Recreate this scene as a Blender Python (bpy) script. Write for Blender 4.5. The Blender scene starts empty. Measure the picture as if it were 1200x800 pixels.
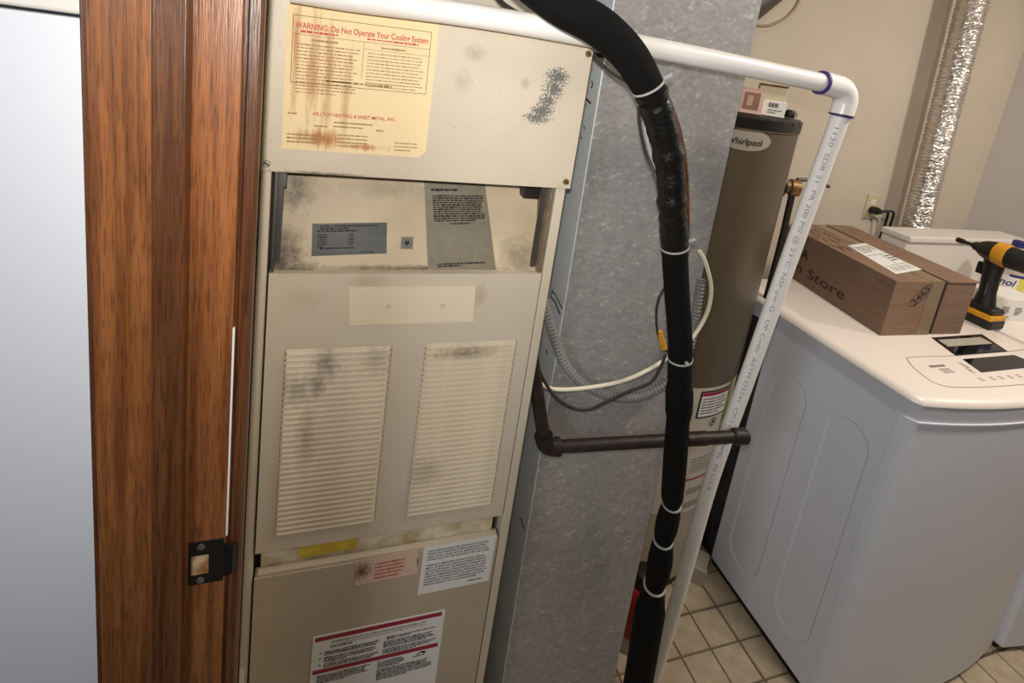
import bpy, bmesh, math, random
from mathutils import Vector, Matrix
random.seed(7)
S = bpy.context.scene
COL = S.collection
# ------------------------------------------------------------------ camera, world, lights, exposure
F, PX, PY, H = 620.0, 600.0, 194.014, 1.6
R0 = Vector((0.94285479, -0.30254508, 0.13961134))     # camera right / down / forward in world axes
R1 = Vector((0.06673522, -0.23904424, -0.96871268))
R2 = Vector((0.32645254, 0.92267238, -0.20519359))
EYE = Vector((0, 0, H))
cd = bpy.data.cameras.new('camera'); cam = bpy.data.objects.new('camera', cd); COL.objects.link(cam)
cd.sensor_fit = 'HORIZONTAL'; cd.sensor_width = 36; cd.lens = F / 1200 * 36
cd.shift_x = (600 - PX) / 1200; cd.shift_y = -(400 - PY) / 1200
cd.clip_start = 0.02
mw = Matrix.Identity(4)
for i in range(3):
    mw[i][0] = R0[i]; mw[i][1] = -R1[i]; mw[i][2] = -R2[i]; mw[i][3] = EYE[i]
cam.matrix_world = mw
S.camera = cam
w = bpy.data.worlds.new('world'); S.world = w; w.use_nodes = True
w.node_tree.nodes['Background'].inputs[0].default_value = (0.75, 0.82, 1.0, 1)
w.node_tree.nodes['Background'].inputs[1].default_value = 0.035
S.view_settings.view_transform = 'Standard'; S.view_settings.look = 'None'
S.view_settings.exposure = 0.0; S.view_settings.gamma = 1
S.view_settings.use_curve_mapping = False
def area(name, loc, target, size, power, color, spread=180):
    l = bpy.data.lights.new(name, 'AREA'); l.size = size; l.energy = power; l.color = color; l.shape = 'DISK'
    l.spread = math.radians(spread)
    o = bpy.data.objects.new(name, l); COL.objects.link(o); o.location = loc
    d = Vector(target) - Vector(loc); o.rotation_euler = d.to_track_quat('-Z', 'Y').to_euler()
    return o
area('camera_flash', (-0.02, -0.01, 1.655), (0.34, 1.0, 1.62), 0.03, 3.8, (1.0, 0.96, 0.91), 130)
area('ceiling_lamp', (1.45, 0.40, 2.33), (1.45, 0.5, 0.0), 0.22, 15.5, (1.0, 0.90, 0.79))
area('hose_shadow_lamp', (2.75, 0.30, 2.30), (2.4, 1.2, 0.8), 0.10, 11.0, (1.0, 0.90, 0.80))  # added unseen lamp, throws the hose shadow onto the back wall
area('hall_lamp', (-1.15, -0.42, 1.80), (0.6, 0.8, 1.05), 0.5, 5.8, (0.90, 0.94, 1.0), 120)
# ------------------------------------------------------------------ pixel ray helper (places things at their real positions)
def ray(x, y):
    a, b = (x - PX) / F, (y - PY) / F
    return R0 * a + R1 * b + R2
def pt(x, y, axis, val):
    d = ray(x, y); t = (val - EYE[axis]) / d[axis]
    return EYE + d * t
def pl(x, y, o, n):
    d = ray(x, y); t = (Vector(o) - EYE).dot(n) / d.dot(n)
    return EYE + d * t
# ------------------------------------------------------------------ mesh builder
class MB:
    def __init__(s): s.v = []; s.f = []
    def add(s, v, f):
        o = len(s.v); s.v += [Vector(p) for p in v]; s.f += [[i + o for i in q] for q in f]; return s
    def box(s, a, b):
        (x0, y0, z0), (x1, y1, z1) = a, b
        return s.add([(x0,y0,z0),(x1,y0,z0),(x1,y1,z0),(x0,y1,z0),(x0,y0,z1),(x1,y0,z1),(x1,y1,z1),(x0,y1,z1)],
                     [(3,2,1,0),(4,5,6,7),(0,1,5,4),(1,2,6,5),(2,3,7,6),(3,0,4,7)])
    def hexa(s, q, d):                                  # quad q extruded along vector d
        d = Vector(d); n = len(q); q = [Vector(p) for p in q]
        return s.add(q + [p + d for p in q], [list(range(n))[::-1], list(range(n, 2*n))] +
                     [(i, (i+1) % n, n + (i+1) % n, n + i) for i in range(n)])
    def tube(s, path, r, n=12, caps=True):
        path = [Vector(p) for p in path]; m = len(path)
        rr = r if isinstance(r, (list, tuple)) else [r] * m
        t0 = (path[1] - path[0]).normalized()
        up = Vector((0, 0, 1)) if abs(t0.z) < .9 else Vector((1, 0, 0))
        u = t0.cross(up).normalized(); vs = []
        for i, p in enumerate(path):
            t = (path[min(i+1, m-1)] - path[max(i-1, 0)]).normalized()
            u = (u - t * u.dot(t)).normalized(); w_ = t.cross(u)
            for k in range(n):
                a = 2*math.pi*k/n; vs.append(p + (u*math.cos(a) + w_*math.sin(a)) * rr[i])
        fs = [(i*n+k, i*n+(k+1) % n, (i+1)*n+(k+1) % n, (i+1)*n+k) for i in range(m-1) for k in range(n)]
        if caps: fs += [tuple(range(n))[::-1], tuple(range((m-1)*n, m*n))]
        return s.add(vs, fs)
    def lathe(s, o, prof, axis=(0,0,1), n=32):          # prof: (radius, height) list
        ax = Vector(axis).normalized(); up = Vector((0,1,0)) if abs(ax.y) < .9 else Vector((1,0,0))
        return s._lathe(Vector(o), prof, ax, up.cross(ax).normalized(), n)
    def _lathe(s, o, prof, ax, u, n):
        w_ = ax.cross(u); vs = []
        for r, h in prof:
            for k in range(n):
                a = 2*math.pi*k/n; vs.append(o + ax*h + (u*math.cos(a) + w_*math.sin(a))*r)
        m = len(prof)
        fs = [(i*n+k, i*n+(k+1) % n, (i+1)*n+(k+1) % n, (i+1)*n+k) for i in range(m-1) for k in range(n)]
        fs += [tuple(range(n))[::-1], tuple(range((m-1)*n, m*n))]
        return s.add(vs, fs)
    def prism(s, outline, z0, z1):                      # outline in xy
        return s.hexa([(x, y, z0) for x, y in outline], (0, 0, z1 - z0))
def obj(name, mb, mat, parent=None, bevel=0, seg=2, smooth=False, kind=None, label=None, base=None):
    me = bpy.data.meshes.new(name)
    off = Vector((0,0,0))
    if parent is not None:
        p = parent
        while p is not None: off += p.location; p = p.parent
    elif base is not None: off = Vector(base)
    else:
        xs = [v.x for v in mb.v]; ys = [v.y for v in mb.v]; zs = [v.z for v in mb.v]
        off = Vector(((min(xs)+max(xs))/2, (min(ys)+max(ys))/2, min(zs)))
    me.from_pydata([tuple(v - off) for v in mb.v], [], [tuple(f) for f in mb.f])
    bm = bmesh.new(); bm.from_mesh(me); bmesh.ops.recalc_face_normals(bm, faces=bm.faces[:]); bm.to_mesh(me); bm.free()
    me.materials.append(mat)
    o = bpy.data.objects.new(name, me); COL.objects.link(o)
    if parent is not None: o.parent = parent
    else: o.location = off
    if smooth:
        for p in me.polygons: p.use_smooth = True
        me.set_sharp_from_angle(angle=math.radians(42))
    if bevel:
        b = o.modifiers.new('bevel', 'BEVEL'); b.width = bevel; b.segments = seg; b.limit_method = 'ANGLE'; b.angle_limit = math.radians(40)
        if seg > 1:
            for p in me.polygons: p.use_smooth = True
            wn = o.modifiers.new('wn', 'WEIGHTED_NORMAL'); wn.keep_sharp = False
    if name in ('fine_print','red_print','red_lettering','marker_scrawl','pen_marks','panel_print','icon_print','label_print','barcode','pipe_print','panel_seam','grip_line','hand_digits','warning_heading','company_line','lettering','script','crimson_bar'): kind = 'stuff'
    if kind: o['kind'] = kind
    if label: o['label'] = label
    return o
def thing(name, loc, label, cat, group=None):
    o = bpy.data.objects.new(name, None); COL.objects.link(o); o.location = loc; o.empty_display_size = .05
    o['label'] = label; o['category'] = cat
    if group: o['group'] = group
    return o
def tag(o, label, cat, group=None):
    o['label'] = label; o['category'] = cat
    if group: o['group'] = group
    return o
def spline(pts, n=8):
    P = [Vector(p) for p in pts]; P = [P[0]*2-P[1]] + P + [P[-1]*2-P[-2]]; out = []
    for i in range(1, len(P)-2):
        for k in range(n):
            t = k/n; a, b, c, d = P[i-1:i+3]
            out.append(.5*((2*b) + (c-a)*t + (2*a-5*b+4*c-d)*t*t + (3*b-a-3*c+d)*t**3))
    return out + [P[-2]]
# ------------------------------------------------------------------ lettering
def text2d(s, size=1.0, bold=False, align='LEFT'):
    cu = bpy.data.curves.new('t', 'FONT'); cu.body = s; cu.size = size; cu.align_x = align
    cu.resolution_u = 3
    if bold: cu.offset = size*.018
    o = bpy.data.objects.new('t', cu); COL.objects.link(o)
    dg = bpy.context.evaluated_depsgraph_get()
    me = bpy.data.meshes.new_from_object(o.evaluated_get(dg))
    v = [(p.co.x, p.co.y) for p in me.vertices]; f = [tuple(p.vertices) for p in me.polygons]
    bpy.data.objects.remove(o); bpy.data.curves.remove(cu); bpy.data.meshes.remove(me)
    return v, f
class Sheet:                                            # a flat rectangle with its own u (right) / v (down) axes in 0..1
    def __init__(s, tl, tr, bl, n, lift=.0006):
        s.o = Vector(tl); s.u = Vector(tr) - s.o; s.w = Vector(bl) - s.o; s.n = Vector(n).normalized(); s.lift = lift
    def p(s, a, b, k=1.0): return s.o + s.u*a + s.w*b + s.n*(s.lift*k)
    def plate(s, a0=0, b0=0, a1=1, b1=1, th=1.0, mb=None):
        mb = mb or MB()
        q = [s.p(a0,b0,0), s.p(a1,b0,0), s.p(a1,b1,0), s.p(a0,b1,0)]
        return mb.hexa(q, s.n*(s.lift*th))
    def text(s, t, a, b, h, mb, bold=False, align='LEFT', width=None, k=1.6):
        v, f = text2d(t, 1.0, bold, align)
        if not v: return mb
        eu = s.u.normalized(); ew = -s.w.normalized(); sz = h*s.w.length/.72
        sx = sz
        if width:
            ww = max(p[0] for p in v) - min(p[0] for p in v); sx = width*s.u.length/ww
        o = s.p(a, b, k)
        return mb.add([o + eu*(x*sx) + ew*(y*sz) for x, y in v], f)
    def dashes(s, a0, b0, a1, lines, pitch, h, mb, rnd, k=1.6, fill=.95):   # print too small to read
        for i in range(lines):
            a = a0; end = a1 - (a1-a0)*rnd.random()*(.12 if i < lines-1 else .6)
            b = b0 + i*pitch
            while a < end:
                ww = (a1-a0)*(.03 + .07*rnd.random()); e = min(a+ww, end)
                hh = h*(.6+.5*rnd.random())
                mb.add([s.p(a,b-hh/2,k), s.p(e,b-hh/2,k), s.p(e,b+hh/2,k), s.p(a,b+hh/2,k)], [(0,1,2,3)])
                a = e + (a1-a0)*.012
        return mb
    def line(s, a0, b0, a1, b1, wd, mb, k=1.5):
        p, q = s.p(a0,b0,k), s.p(a1,b1,k); d = (q-p).normalized(); t = d.cross(s.n)*wd/2
        return mb.add([p-t, q-t, q+t, p+t], [(0,1,2,3)])
# ------------------------------------------------------------------ materials
def lin(c):
    return tuple(((x/255)/12.92 if x/255 <= .04045 else (((x/255)+.055)/1.055)**2.4) for x in c) + (1,)
def mat(name, col, rough=.5, metal=0, noise=None, scale=8, bump=0, bscale=60, spec=.5, stretch=(1,1,1), coat=0, detail=4):
    m = bpy.data.materials.new(name); m.use_nodes = True; nt = m.node_tree; N = nt.nodes; L = nt.links
    b = N['Principled BSDF']; b.inputs['Roughness'].default_value = rough; b.inputs['Metallic'].default_value = metal
    b.inputs['Specular IOR Level'].default_value = spec; b.inputs['Coat Weight'].default_value = coat
    b.inputs['Base Color'].default_value = lin(col)
    tc = N.new('ShaderNodeTexCoord'); mp = N.new('ShaderNodeMapping'); mp.inputs['Scale'].default_value = stretch
    L.new(tc.outputs['Object'], mp.inputs['Vector'])
    m['mp'] = mp.name
    if noise is not None:
        nz = N.new('ShaderNodeTexNoise'); nz.inputs['Scale'].default_value = scale; nz.inputs['Detail'].default_value = detail
        L.new(mp.outputs[0], nz.inputs['Vector'])
        cr = N.new('ShaderNodeValToRGB'); cr.color_ramp.elements[0].position = .35; cr.color_ramp.elements[1].position = .65
        cr.color_ramp.elements[0].color = lin(noise); cr.color_ramp.elements[1].color = lin(col)
        L.new(nz.outputs[0], cr.inputs[0]); L.new(cr.outputs[0], b.inputs['Base Color'])
    if bump:
        n2 = N.new('ShaderNodeTexNoise'); n2.inputs['Scale'].default_value = bscale; n2.inputs['Detail'].default_value = 3
        L.new(mp.outputs[0], n2.inputs['Vector'])
        bp = N.new('ShaderNodeBump'); bp.inputs['Strength'].default_value = bump; bp.inputs['Distance'].default_value = .002
        L.new(n2.outputs[0], bp.inputs['Height']); L.new(bp.outputs[0], b.inputs['Normal'])
    return m
def dirt(m, spots, col, noise_scale=35, st=(1,1,1), lo=.25, hi=.95, amp=1.5):
    """wear at fixed places: spots = (centre, radii, strength); mixed over the base colour through broken-up noise"""
    nt = m.node_tree; N = nt.nodes; L = nt.links; b = N['Principled BSDF']
    src = b.inputs['Base Color'].links[0].from_socket if b.inputs['Base Color'].links else None
    g = N.new('ShaderNodeNewGeometry'); total = None
    nz = N.new('ShaderNodeTexNoise'); nz.inputs['Scale'].default_value = noise_scale; nz.inputs['Detail'].default_value = 9; nz.inputs['Roughness'].default_value = .72
    ms = N.new('ShaderNodeMapping'); ms.inputs['Scale'].default_value = st
    L.new(g.outputs['Position'], ms.inputs['Vector']); L.new(ms.outputs[0], nz.inputs['Vector'])
    nzc = N.new('ShaderNodeMath'); nzc.operation = 'MULTIPLY_ADD'; nzc.inputs[1].default_value = amp; nzc.inputs[2].default_value = -amp*.5; L.new(nz.outputs[0], nzc.inputs[0])
    for c, r, k in spots:
        mp = N.new('ShaderNodeMapping'); mp.vector_type = 'POINT'
        mp.inputs['Scale'].default_value = (1/r[0], 1/r[1], 1/r[2]); mp.inputs['Location'].default_value = (-c[0]/r[0], -c[1]/r[1], -c[2]/r[2])
        L.new(g.outputs['Position'], mp.inputs['Vector'])
        ln = N.new('ShaderNodeVectorMath'); ln.operation = 'LENGTH'; L.new(mp.outputs[0], ln.inputs[0])
        mr = N.new('ShaderNodeMapRange'); mr.inputs[1].default_value = 1.0; mr.inputs[2].default_value = 0.0
        mr.inputs[3].default_value = 0; mr.inputs[4].default_value = 1; L.new(ln.outputs['Value'], mr.inputs[0])
        ad = N.new('ShaderNodeMath'); ad.operation = 'ADD'; L.new(mr.outputs[0], ad.inputs[0]); L.new(nzc.outputs[0], ad.inputs[1])
        m2 = N.new('ShaderNodeMapRange'); m2.inputs[1].default_value = lo; m2.inputs[2].default_value = hi; m2.inputs[4].default_value = k
        L.new(ad.outputs[0], m2.inputs[0])
        if total is None: total = m2.outputs[0]
        else:
            mx = N.new('ShaderNodeMath'); mx.operation = 'MAXIMUM'; L.new(total, mx.inputs[0]); L.new(m2.outputs[0], mx.inputs[1]); total = mx.outputs[0]
    mix = N.new('ShaderNodeMix'); mix.data_type = 'RGBA'
    L.new(total, mix.inputs['Factor'])
    if src: L.new(src, mix.inputs['A'])
    else: mix.inputs['A'].default_value = b.inputs['Base Color'].default_value
    mix.inputs['B'].default_value = lin(col); L.new(mix.outputs['Result'], b.inputs['Base Color'])
    return m
def wood(name, dark, light, scale=1.0):
    m = bpy.data.materials.new(name); m.use_nodes = True; nt = m.node_tree; N = nt.nodes; L = nt.links; b = N['Principled BSDF']
    tc = N.new('ShaderNodeTexCoord'); mp = N.new('ShaderNodeMapping'); mp.inputs['Scale'].default_value = (1*scale, 1*scale, .035*scale)
    mp.inputs['Location'].default_value = (random.random()*5, 0, 0)
    L.new(tc.outputs['Object'], mp.inputs['Vector'])
    n1 = N.new('ShaderNodeTexNoise'); n1.inputs['Scale'].default_value = 110; n1.inputs['Detail'].default_value = 6; n1.inputs['Distortion'].default_value = .6
    L.new(mp.outputs[0], n1.inputs['Vector'])
    cr = N.new('ShaderNodeValToRGB'); e = cr.color_ramp.elements
    e[0].position = .36; e[1].position = .62; e[0].color = lin(dark); e[1].color = lin(light)
    L.new(n1.outputs[0], cr.inputs[0])
    mp2 = N.new('ShaderNodeMapping'); mp2.inputs['Scale'].default_value = (1, 1, .05); L.new(tc.outputs['Object'], mp2.inputs['Vector'])
    n2 = N.new('ShaderNodeTexNoise'); n2.inputs['Scale'].default_value = 620; n2.inputs['Detail'].default_value = 2; L.new(mp2.outputs[0], n2.inputs['Vector'])
    c2 = N.new('ShaderNodeValToRGB'); c2.color_ramp.elements[0].position = .36; c2.color_ramp.elements[1].position = .50
    c2.color_ramp.elements[0].color = (.5,.45,.42,1); c2.color_ramp.elements[1].color = (1,1,1,1)
    L.new(n2.outputs[0], c2.inputs[0])
    mx = N.new('ShaderNodeMix'); mx.data_type = 'RGBA'; mx.blend_type = 'MULTIPLY'; mx.inputs['Factor'].default_value = .75
    L.new(cr.outputs[0], mx.inputs['A']); L.new(c2.outputs[0], mx.inputs['B']); L.new(mx.outputs['Result'], b.inputs['Base Color'])
    b.inputs['Roughness'].default_value = .36
    bp = N.new('ShaderNodeBump'); bp.inputs['Strength'].default_value = .35; bp.inputs['Distance'].default_value = .001
    L.new(n2.outputs[0], bp.inputs['Height']); L.new(bp.outputs[0], b.inputs['Normal'])
    return m
def galv(name, lo, hi, metal=.45, rough=.5, scale=38):
    m = bpy.data.materials.new(name); m.use_nodes = True; nt = m.node_tree; N = nt.nodes; L = nt.links; b = N['Principled BSDF']
    tc = N.new('ShaderNodeTexCoord'); mp = N.new('ShaderNodeMapping'); mp.inputs['Rotation'].default_value = (.2, .5, .3); mp.inputs['Scale'].default_value = (1, 1, 1.7)
    L.new(tc.outputs['Object'], mp.inputs['Vector'])
    nz = N.new('ShaderNodeTexNoise'); nz.inputs['Scale'].default_value = 22; nz.inputs['Detail'].default_value = 2; L.new(mp.outputs[0], nz.inputs['Vector'])
    sc = N.new('ShaderNodeVectorMath'); sc.operation = 'SCALE'; sc.inputs['Scale'].default_value = .05; L.new(nz.outputs['Color'], sc.inputs[0])
    av = N.new('ShaderNodeVectorMath'); L.new(sc.outputs[0], av.inputs[0]); L.new(mp.outputs[0], av.inputs[1])
    vo = N.new('ShaderNodeTexVoronoi'); vo.inputs['Scale'].default_value = scale*1.5; L.new(av.outputs[0], vo.inputs['Vector'])
    n3 = N.new('ShaderNodeTexNoise'); n3.inputs['Scale'].default_value = 90; n3.inputs['Detail'].default_value = 5; L.new(mp.outputs[0], n3.inputs['Vector'])
    a = N.new('ShaderNodeMath'); a.operation = 'MULTIPLY_ADD'; a.inputs[1].default_value = .28; L.new(n3.outputs[0], a.inputs[2])
    sp = N.new('ShaderNodeSeparateColor'); L.new(vo.outputs['Color'], sp.inputs[0]); L.new(sp.outputs[0], a.inputs[0])
    cr = N.new('ShaderNodeValToRGB'); e = cr.color_ramp.elements; e[0].position = .3; e[1].position = 1.15
    e[0].color = lin(lo); e[1].color = lin(hi); x = e.new(.8); x.color = lin(tuple((l*2+h)/3 for l, h in zip(lo, hi)))
    L.new(a.outputs[0], cr.inputs[0]); L.new(cr.outputs[0], b.inputs['Base Color'])
    b.inputs['Metallic'].default_value = metal; b.inputs['Roughness'].default_value = rough
    return m
M_wall = mat('wall_paint', (208, 196, 178), .8, noise=(202, 190, 172), scale=3, bump=.15, bscale=180)
M_wallr = mat('wall_paint_grey', (208, 202, 196), .8, bump=.15, bscale=180)
M_ceil = mat('ceiling_paint', (225, 220, 210), .9, bump=.2, bscale=90)
M_grout = mat('grout', (112, 98, 80), .9, noise=(92, 80, 64), scale=30, bump=.3)
M_tile = mat('vinyl_tile', (192, 176, 148), .5, noise=(176, 158, 130), scale=26, bump=.15, bscale=120)
M_oak = wood('oak_stain', (112, 66, 34), (148, 92, 50))
M_oakd = wood('oak_stain_deep', (80, 46, 24), (106, 64, 34))
M_furn = mat('furnace_enamel', (205, 193, 172), .42, noise=(199, 186, 164), scale=5, bump=.12, bscale=300)
M_furnp = mat('furnace_top_panel', (205, 193, 172), .42, noise=(199, 186, 164), scale=5, bump=.12, bscale=300)
M_furnl = mat('furnace_shaded_enamel', (186, 171, 147), .5, noise=(178, 163, 139), scale=6, bump=.2, bscale=300)  # door enamel again, with the dimmer light low down put into the colour
M_slat = mat('louver_enamel', (208, 192, 164), .5, noise=(190, 173, 146), scale=20, bump=.1, bscale=200)
M_inner = mat('soiled_enamel', (200, 182, 150), .55, noise=(182, 162, 130), scale=9)
M_steel = mat('bare_steel', (150, 148, 144), .35, metal=.8, noise=(110, 105, 100), scale=14, stretch=(1,1,.2))
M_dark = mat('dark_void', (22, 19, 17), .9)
M_paper = mat('aged_paper', (232, 208, 162), .7)
M_ink = mat('black_ink', (40, 36, 32), .8)
M_inkb = mat('brown_ink', (150, 118, 80), .8)
M_red = mat('red_ink', (192, 84, 72), .8)
M_redb = mat('crimson_print', (150, 20, 48), .55)
M_white = mat('white_label', (226, 224, 218), .6)
M_plate = mat('rating_plate', (92, 92, 89), .6, metal=.1, noise=(76, 77, 76), scale=12, stretch=(1,1,5))
M_dull = mat('dull_foil_label', (128, 120, 100), .55, metal=.2, noise=(120, 113, 96), scale=60)
M_galv = galv('galvanised_sheet', (146, 145, 142), (208, 206, 202), .3, .5)
M_galvs = galv('galvanised_lit', (196, 205, 212), (222, 230, 236), .1, .5, 10)  # same duct metal, cool light on its left side put into the colour
M_pvc = mat('white_pvc', (236, 232, 226), .3)
M_purple = mat('purple_primer', (62, 40, 110), .5)
M_foam = mat('black_foam', (12, 11, 11), .85, bump=.4, bscale=160, spec=.15)
M_tape = mat('black_tape', (10, 9, 8), .38, bump=1.0, bscale=120, spec=.5)
M_copper = mat('tarnished_copper', (120, 72, 36), .5, metal=.4, noise=(78, 48, 26), scale=40)
M_iron = mat('black_iron', (52, 44, 38), .5, metal=.35, noise=(36, 30, 26), scale=40, bump=.3)
M_tie = mat('grey_tie', (168, 166, 160), .5)
M_wcable = mat('cream_cable', (222, 214, 190), .5)
M_dwire = mat('dark_wire', (50, 44, 38), .5)
M_flex = mat('grey_flex_conduit', (118, 118, 114), .6, metal=0)
M_heater = mat('taupe_enamel', (84, 74, 57), .38, noise=(79, 69, 53), scale=6, bump=.1, bscale=200)
M_hwhite = mat('heater_skirt', (176, 166, 146), .5, noise=(164, 152, 132), scale=7)
M_black = mat('black_plastic', (18, 17, 16), .4)
M_washer = mat('washer_enamel', (222, 225, 233), .35)
M_wtop = mat('washer_plastic', (232, 222, 212), .35)
M_seam = mat('washer_seam', (150, 142, 134), .6)
M_glass = mat('black_glass', (10, 9, 9), .06, spec=.8)
M_card = mat('cardboard', (130, 103, 83), .8, noise=(120, 94, 75), scale=14, stretch=(1,1,8))
M_ctape = mat('packing_tape', (128, 108, 82), .4)
M_brass = mat('brass', (150, 116, 72), .5, metal=.5, noise=(100, 78, 50), scale=50)
M_foil = mat('crinkled_foil', (226, 222, 216), .28, metal=1.0, bump=.3, bscale=160)
M_yel = mat('tool_yellow', (214, 154, 30), .45, noise=(190, 130, 24), scale=40)
M_tool = mat('tool_black', (24, 21, 19), .5)
M_redpl = mat('red_enamel', (150, 22, 24), .4)
M_panelw = mat('flat_white', (226, 228, 232), .5, bump=.08, bscale=30)
M_frame = mat('cream_frame', (226, 222, 210), .5)
M_greyp = mat('grey_panel', (196, 192, 184), .6)
M_bag = mat('bottle_yellow', (214, 206, 84), .4)
M_blue = mat('ink_blue', (34, 38, 110), .6)
# ------------------------------------------------------------------ setting
def struct(name, mb, m, **k):
    o = obj(name, mb, m, kind='structure', **k); return o
YB, XR, ZC = 1.70, 3.05, 2.40
floor = struct('floor', MB().box((-1.3,-1.2,-.06), (3.2,1.85,-.004)), M_grout)
# tiles: 4 inch pieces, every third joint wider
TX0, TY0, TP = 1.2475, .912, .1025
def tile(x0, x1, y0, y1, c=[None]):
    pass
tiles = []
tmesh = {}
def add_tile(i, j):
    gx0 = .0035 if i % 3 == 0 else .002; gx1 = .0035 if (i+1) % 3 == 0 else .002
    gy0 = .0035 if j % 3 == 1 else .002; gy1 = .0035 if (j+1) % 3 == 1 else .002
    k = (gx0, gx1, gy0, gy1)
    if k not in tmesh:
        b = MB(); e = .0015; a, c, d, f = gx0, TP-gx1, gy0, TP-gy1
        b.add([(a,d,-.005),(c,d,-.005),(c,f,-.005),(a,f,-.005),(a+e,d+e,0),(c-e,d+e,0),(c-e,f-e,0),(a+e,f-e,0)],
              [(4,5,6,7),(0,1,5,4),(1,2,6,5),(2,3,7,6),(3,0,4,7)])
        me = bpy.data.meshes.new('tile'); me.from_pydata([tuple(v) for v in b.v], [], b.f); me.materials.append(M_tile); tmesh[k] = me
    o = bpy.data.objects.new('tile', tmesh[k]); COL.objects.link(o); o.parent = floor
    o.location = Vector((TX0 + i*TP, TY0 + j*TP, 0)) - floor.location
near = []
for i in range(-14, 17):
    for j in range(-18, 8):
        x, y = TX0 + (i+.5)*TP, TY0 + (j+.5)*TP
        vis = (.78 < x < 1.36 and .30 < y < 1.30) or (1.36 <= x < 2.62 and .32 < y < .76)
        if vis: add_tile(i, j)
        else: near.append((i, j))
mb = MB()
for i, j in near:
    x, y = TX0+i*TP, TY0+j*TP; mb.box((x+.002,y+.002,-.005), (x+TP-.002,y+TP-.002,0))
obj('tile_field', mb, M_tile, floor, kind='stuff')
struct('wall_back', MB().box((-.2,YB,0), (3.2,YB+.1,ZC)), M_wall)
struct('wall_right', MB().box((XR,-1.2,0), (XR+.1,YB,ZC)), M_wallr)
struct('wall_left', MB().box((-.20,.592,0), (-.0925,YB,ZC)), M_wall)
struct('ceiling', MB().box((-1.3,-1.2,ZC), (3.2,1.85,ZC+.06)), M_ceil)
# door jamb seen edge-on: flat boards either side of the stop, casing on the room side
YJ = .57
def jx(x): return pt(x, 400, 1, YJ).x
x0, x1, x2, x3 = jx(109), jx(177), jx(221), jx(272.5)
door = bpy.data.objects.new('door_1', None); COL.objects.link(door); door.location = ((x0+x3)/2, YJ, 0); door['kind'] = 'structure'
obj('jamb_board', MB().box((x0,YJ,0), (x1+.004,YJ+.02,2.1)), M_oak, door, bevel=.002)
obj('jamb_board', MB().box((x2-.004,YJ,0), (x3,YJ+.02,2.1)), M_oak, door, bevel=.002)
obj('door_stop', MB().hexa([(x1,YJ+.002,0),(x1+.003,YJ-.010,0),(x2-.002,YJ-.012,0),(x2,YJ+.002,0)], (0,0,2.1)), M_oakd, door, bevel=.0025)
xa, xb = jx(276), pt(295,400,1,.63).x+.004
prof = [(xa,YJ+.006),(xa+.002,YJ+.003),(xa+.011,YJ+.003),(xa+.013,YJ+.008),(xb-.006,YJ+.010),(xb-.002,YJ+.013),(xb,YJ+.018),(xb,YJ+.03),(xb-.004,YJ+.036),(xb-.004,YJ+.06),(xa,YJ+.06)]
obj('casing', MB().prism(prof, 0, 2.1), M_oakd, door)
obj('casing_back', MB().box((x0-.006,YJ+.004,0), (x0+.004,YJ+.022,2.1)), M_oakd, door, bevel=.002)
obj('reveal_strip', MB().box((x3-.002,YJ+.006,0), (xa+.003,YJ+.02,2.1)), M_oakd, door)
obj('light_gap_strip', MB().box((jx(273)-.001,YJ+.001,pt(268,628,1,YJ).z), (jx(275)-.0005,YJ+.004,pt(268,385,1,YJ).z)), M_white, door, label='thin white strip for the light in the gap beside the casing')  # white strip in place of the light showing between jamb and casing
zs0, zs1 = pt(240,681,1,YJ).z, pt(240,633,1,YJ).z
sx0, sx1 = pt(221,655,1,YJ).x, pt(262,655,1,YJ).x
zc = (zs0+zs1)/2
sp_ = MB()
hx0, hx1, hz0, hz1 = pt(224.5,655,1,YJ).x, pt(245,655,1,YJ).x, pt(234,672,1,YJ).z, pt(234,648.5,1,YJ).z
for a, b in (((sx0,YJ-.0025,hz1),(sx1,YJ,zs1)), ((sx0,YJ-.0025,zs0),(sx1,YJ,hz0)), ((sx0,YJ-.0025,hz0),(hx0,YJ,hz1)), ((hx1,YJ-.0025,hz0),(sx1,YJ,hz1))): sp_.box(a, b)
lipq = [(sx1,YJ-.0025,zs0+.006),(sx1+.010,YJ-.004,zs0+.010),(sx1+.014,YJ+.002,zs0+.014)]
lip = MB()
for k in range(2):
    a, b = Vector(lipq[k]), Vector(lipq[k+1]); ta, tb = Vector((a.x,a.y,2*zc-a.z)), Vector((b.x,b.y,2*zc-b.z))
    lip.hexa([a,b,tb,ta], (0,.002,0))
st = obj('strike_plate', sp_, M_black, door, label='black strike plate with a square latch hole')
obj('plate_lip', lip, M_black, st)
obj('latch_hole', MB().box((hx0,YJ-.0008,hz0),(hx1,YJ-.0003,hz1)), mat('raw_wood', (206,176,132), .8, noise=(150,98,52), scale=60), st)
for zz in (zs1-.006, zs0+.006):
    b = MB().lathe((pt(236,655,1,YJ).x, YJ-.0025, zz), [(.0042,0),(.0042,.0008),(.003,.0015)], (0,-1,0), 14)
    obj('screw', b, M_steel, st, smooth=True)
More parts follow.
